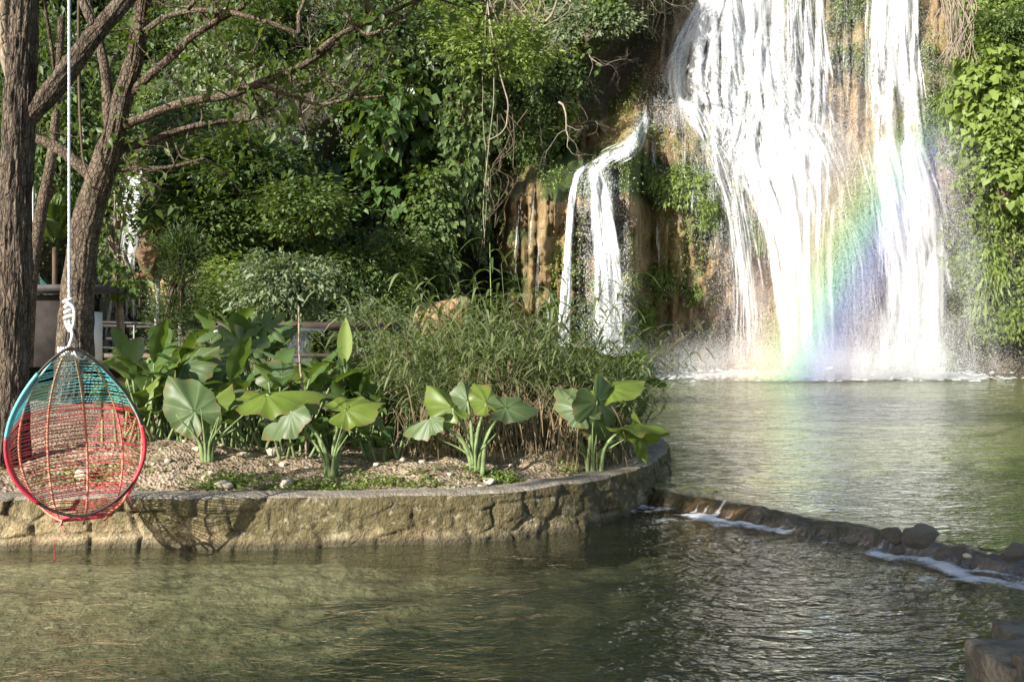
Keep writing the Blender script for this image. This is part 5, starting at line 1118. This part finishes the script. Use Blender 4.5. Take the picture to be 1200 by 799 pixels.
# ================================================================ MAN-MADE THINGS
M_rope = simple('white_rope', (.72, .71, .68), .8, .2, 0, .15, 60, .5, .002)
M_dmetal = simple('dark_metal', (.035, .03, .028), .55, .4, .3, .3, 20)
M_red = simple('red_cord', (.50, .028, .05), .4, .5, 0, .22, 9)
M_pink = simple('faded_red_cord', (.62, .15, .13), .45, .5, 0, .2, 9)
M_teal = simple('teal_cord', (.10, .40, .42), .4, .5, 0, .22, 9)
M_ribr = simple('worn_red_rib', (.50, .20, .13), .6, .3, 0, .35, 30)
M_ribm = simple('tan_wrapped_rib', (.42, .3, .18), .6, .3, 0, .3, 30)
def egg_chair():
    loc = P(86, 500, 6.8); cx, cz = 0, 0; H = 1.2; root = thing('egg_chair', 'teal and red woven cord egg chair hanging by a white rope over the water', 'hanging chair', (loc[0]+.045, 6.8, .385)); root.scale = (.885, 1, .98); root.rotation_euler.y = R(-2.6)
    yaw, tilt = R(20), R(-9)
    def X(p):                                                                 # chair frame: x across, y depth away from the viewer, z up
        p = np.atleast_2d(p).astype(float); z = p[:, 2]-H/2; y = p[:, 1]
        y2 = y*math.cos(tilt)-z*math.sin(tilt)*-1; z2 = z*math.cos(tilt)-y*math.sin(tilt)
        x = p[:, 0]; return np.c_[x*math.cos(yaw)-y2*math.sin(yaw), x*math.sin(yaw)+y2*math.cos(yaw), z2+H/2]
    def hw(t): return .485*np.clip(np.sin(np.pi*np.clip(t, 0, 1)**.80), 0, 1)**.70
    def dep(t): return .62*np.clip(np.sin(np.pi*np.clip(t, 0, 1)**.75), 0, 1)**.6
    def S(t, a):                                                              # a: 0 right rim .. pi left rim
        t = np.asarray(t, float); a = np.asarray(a, float); return X(np.stack([hw(t)*np.cos(a)+.34*np.cos(a)*np.sin(a)*(1-t)**4, dep(t)*np.sin(a)+.10*np.sin(a)*(1-t)**4, H*t-.09*np.sin(a)*(1-t)**2], -1))
    th = np.linspace(0, 2*np.pi, 120, endpoint=False); tz = .5-.5*np.cos(th)
    rim = np.stack([np.where(th < np.pi, 1, -1)*hw(tz), 0*th, H*tz], -1); rp = X(np.vstack([rim, rim[:1]]))
    mb = MB(); tube(mb, rp, .0105, 8, cap=False); mb.build('rim', M_dmetal, root)
    # wrapped lengths of the rim
    for sgn, t0, t1, mt in ((1, .18, .52, M_red), (-1, .10, .50, M_red), (-1, .50, .86, M_teal)):
        t = np.linspace(t0, t1, 30); mb = MB(); tube(mb, X(np.stack([sgn*hw(t), 0*t, H*t], -1)), .0155, 8); mb.build('rim_wrapping', mt, root)
    A = [R(q) for q in (28, 58, 90, 122, 152)]
    for i, a in enumerate(A):
        mb = MB(); t = np.linspace(.0, .6, 32); tube(mb, S(t, a+0*t), .0095, 7, 1, cap=False); t = np.linspace(.6, 1, 22); tube(mb, S(t, a+0*t), .009, 7, 0, cap=False); mb.build('rib', [M_ribm, M_ribr], root)
    ba = np.linspace(.05, np.pi-.05, 40); mb = MB(); tube(mb, S(0*ba+.004, ba), .012, 7); mb.build('base_binding', M_red, root)
    for nm, m0, (ta, tb) in (('red_weave', M_red, (.015, .60)), ('teal_weave', M_teal, (.60, .985))):
        mb = MB(); rr = np.random.default_rng(3)
        for k, tt in enumerate(np.arange(ta, tb, .0212)):
            tt = tt+rr.normal()*.0025; fan = lambda q: .40+(q-.40)*.55 if .05 < q < .95 else q
            aa = [0]+A+[np.pi]; ts = [fan(tt)+.0*k]+[tt+rr.normal()*.003 for _ in A]+[fan(tt)]
            p = S(np.array(ts), np.array(aa)); p = p+rr.normal(size=p.shape)*.0012
            for q in range(len(p)-1): tube(mb, [p[q], p[q+1]], .0038, 4, 1 if (q in (0, 5) and nm[0] == 'r' and tt > .3) else 0, cap=False)
            if tt < .13:                                                      # the seat is woven closer
                p2 = S(np.array(ts)+.008, np.array(aa)); 
                for q in range(len(p2)-1): tube(mb, [p2[q], p2[q+1]], .0036, 4, 0, cap=False)
        w_ = mb.build(nm, [m0, M_pink if nm[0] == 'r' else M_teal], root)
    # shell edge bound in solid cord along both sides
    for a0, a1, t0, t1, mt in ((0, .16, .40, .62, M_teal), (np.pi-.14, np.pi, .42, .85, M_teal), (np.pi-.2, np.pi, .06, .42, M_red), (0, .14, .06, .3, M_red)):
        mb = MB()
        for a in np.linspace(a0, a1, 9):
            t = np.linspace(t0, t1, 16); tube(mb, S(t, a+0*t), .0045, 4)
        mb.build('edge_binding', mt, root)
    top = X(np.array([[0, .05, H]]))[0]; hk = np.array([top[0]-.01, top[1], top[2]+.16])
    mb = MB()
    for dx in (-.05, .05): tube(mb, spline([top+[dx, 0, -.02], top+[dx*.8, 0, .08], hk], 10), .008, 6)
    mb.build('shackle', M_dmetal, root)
    zt = 5.32-.38; mb = MB(); n = 400; zz = np.linspace(hk[2], zt, n); nx = hk[0]+(zz-hk[2])*math.tan(R(2.6))*1.1; k = 12
    tube(mb, np.c_[nx, hk[1]+0*zz, zz], .008, k, disp=lambda i, a, p: .0022*np.abs(np.sin(1.5*a+p[:, 2:3]*90))); rp_ = mb.build('rope', M_rope, root)
    mb = MB(); ph = np.linspace(0, 4*2*np.pi, 120); tube(mb, np.c_[hk[0]+(.026+.006*np.sin(ph*.31))*np.cos(ph), hk[1]+.024*np.sin(ph), hk[2]+.02+ph/(8*np.pi)*.15], .012, 7)
    tube(mb, spline([hk+[.0, -.02, .15], hk+[.055, -.03, .1], hk+[.045, -.02, .0], hk+[.0, 0, -.05], hk+[-.03, 0, .02]], 30), .011, 7); tube(mb, spline([hk, hk+[.03, -.02, -.08], hk+[-.0, -.02, -.16]], 14), .012, 7)
    mb.build('knot', M_rope, rp_)
    mb = MB()
    for i in range(7):
        x0 = -.1+i*.02; tube(mb, spline([top+[x0, 0, .0], top+[x0+.02, -.03, -.05], top+[x0+.05, .02, -.09+.02*(i % 3)], top+[x0+.09, .03, -.05]], 14), .008, 6)
    mb.build('lashing', M_rope, root)
    mb = MB(); b = S(np.array([.02]), np.array([1.9]))[0]
    tube(mb, spline([b, b+[-.02, -.05, -.1], b+[.0, -.03, -.14], b+[-.09, -.04, -.2], b+[-.1, -.04, -.34]], 24), .0028, 4); tube(mb, spline([b+[.5, -.02, .14], b+[.53, -.02, .06], b+[.56, -.02, .0]], 10), .0028, 4); mb.build('loose_cord', M_red, root)
    return root
ch = egg_chair()
o = copy_tree(ch, 'second egg chair half hidden behind the left trunk with red lower weave', P(42, 395, 16)-np.array([0, 0, .1]), R(40)); o['group'] = 'egg chairs'; ch['group'] = 'egg chairs'

def hut():
    root = thing('hut', 'small hut with a dark flat roof and white corner behind the leaning tree', 'hut'); Y = 15
    m = simple('dark_planks', (.022, .018, .016), .8, .2, 0, .35, 6); wt = simple('white_paint', (.7, .7, .67), .6, .3, 0, .06, 5); rf = simple('roof_felt', (.05, .045, .045), .7, .3, 0, .3, 8)
    a, b = P(30, 345, Y), P(98, 430, Y); mb = MB(); box(mb, [(a[0]+b[0])/2-.05, Y+.35, (a[2]+b[2])/2], [b[0]-a[0]-.1, .6, a[2]-b[2]]); mb.build('wall', m, root)
    mb = MB(); box(mb, [b[0]-.02, Y+.02, (a[2]+b[2])/2], [.09, .09, a[2]-b[2]]); mb.build('corner_post', wt, root)
    mb = MB(); box(mb, [b[0]+.02, Y+.35, (a[2]+b[2])/2-.1], [.03, .5, a[2]-b[2]-.3]); mb.build('side_wall', wt, root)
    mb = MB(); c = P(68, 340, Y); box(mb, [c[0], Y+.4, c[2]+.03], [1.3, 1.2, .09]); mb.build('roof', rf, root)
hut()
def footbridge():
    root = thing('footbridge', 'dark railed footbridge crossing behind the island plants', 'footbridge'); Y = 20; wp = simple('white_post', (.26, .25, .23), .6, .3, 0, .2, 5)
    for (v, h, u0, u1, dY) in ((377, .05, 103, 255, 0), (381, .07, 104, 250, .05), (396, .06, 112, 205, .1), (407, .045, 118, 240, 0)):
        a, b = P(u0, v, Y+dY), P(u1, v+3, Y+dY); mb = MB(); tube(mb, [a, (a+b)/2-[0, 0, .01], b], h/2, 8); mb.build('rail', M_dmetal, root)
    for u, v0, v1, r0 in ((145, 380, 415, .02), (157, 381, 407, .018), (183, 372, 420, .04), (197, 380, 412, .018), (211, 368, 405, .04)):
        mb = MB(); tube(mb, [P(u, v0, Y), P(u, v1, Y)], r0, 8); mb.build('post', wp, root)
    mb = MB(); c = P(107, 397, Y); box(mb, c, [.2, .2, .85]); mb.build('end_post', M_dmetal, root)
    a, b = P(100, 412, Y), P(420, 416, Y); mb = MB(); box(mb, (a+b)/2+[0, .6, -.05], [b[0]-a[0], 1.1, .08]); mb.build('deck', simple('deck_planks', (.12, .09, .07), .8, .2, 0, .3, 8), root)
    mb = MB(); tube(mb, [P(185, 325, Y+.3), P(186, 385, Y+.3)], .045, 8); mb.build('post', wp, root)
footbridge()
def beam():
    a, b = P(232, 384, 22), P(470, 381, 23.5); mb = MB(); L = b-a; box(mb, (a+b)/2+[0, 0, 0], [np.linalg.norm(L), .18, .2], rz=math.atan2(L[1], L[0])); 
    root = mb.build('pipe_beam', simple('rusty_beam', (.08, .055, .045), .75, .3, 0, .35, 3)); tag(root, 'long dark beam running above the small low cascade', 'beam')
    mb = MB(); a2, b2 = P(240, 389, 21.6), P(380, 387, 22.5); tube(mb, [a2, (a2+b2)/2, b2], .045, 8); tag(mb.build('pipe', simple('grey_pipe', (.4, .4, .4), .5, .4, .3, .1, 4)), 'thin grey pipe running along the dark beam', 'pipe')
beam()
def sign():
    root = thing('sign', 'small red brown wooden sign fixed to the cave rock', 'sign'); c = P(163, 323, 29); mb = MB(); box(mb, c, [.36, .05, .16]); mb.build('board', simple('red_brown_board', (.2, .06, .045), .7, .3, 0, .2, 8), root); mb = MB(); tube(mb, [c+[0, .05, .05], c-[0, -.05, .9]], .03, 6); mb.build('post', M_dtwig, root)
sign()
def cave_rock():
    mb = stone_mesh(43, 80); o = link('cave_rock', mb.mesh('cave_rock', simple('dark_brown_rock', (.14, .095, .06), .9, .2, 0, .5, 1.5, 1., .15))); o.location = P(184, 300, 32); o.scale = (.62, .9, 2.3); tag(o, 'dark brown rock face beside the distant waterfall', 'rock')
    mb = stone_mesh(47, 60); o = link('bank_rock', mb.mesh('bank_rock', simple('ochre_bank', (.36, .27, .14), .95, .2, 0, .4, 2, 1., .08))); o.location = P(245, 345, 31); o.scale = (1.5, .8, 1.3); tag(o, 'ochre bank lit by the sun beside the wispy shrub', 'rock')
cave_rock()
if SHADE:
    shade_tree('leafy tree behind the viewer shading the weir', (-6.0, -3.4, 6.0), (2.9, 2.5, 2.0), 190, 34, (-6.4, -3.6, -.6))
    shade_tree('second leafy tree behind the viewer shading the near water', (-9.0, -5.5, 5.4), (2.0, 1.9, 1.3), 110, 34, (-9.2, -5.7, -.6))
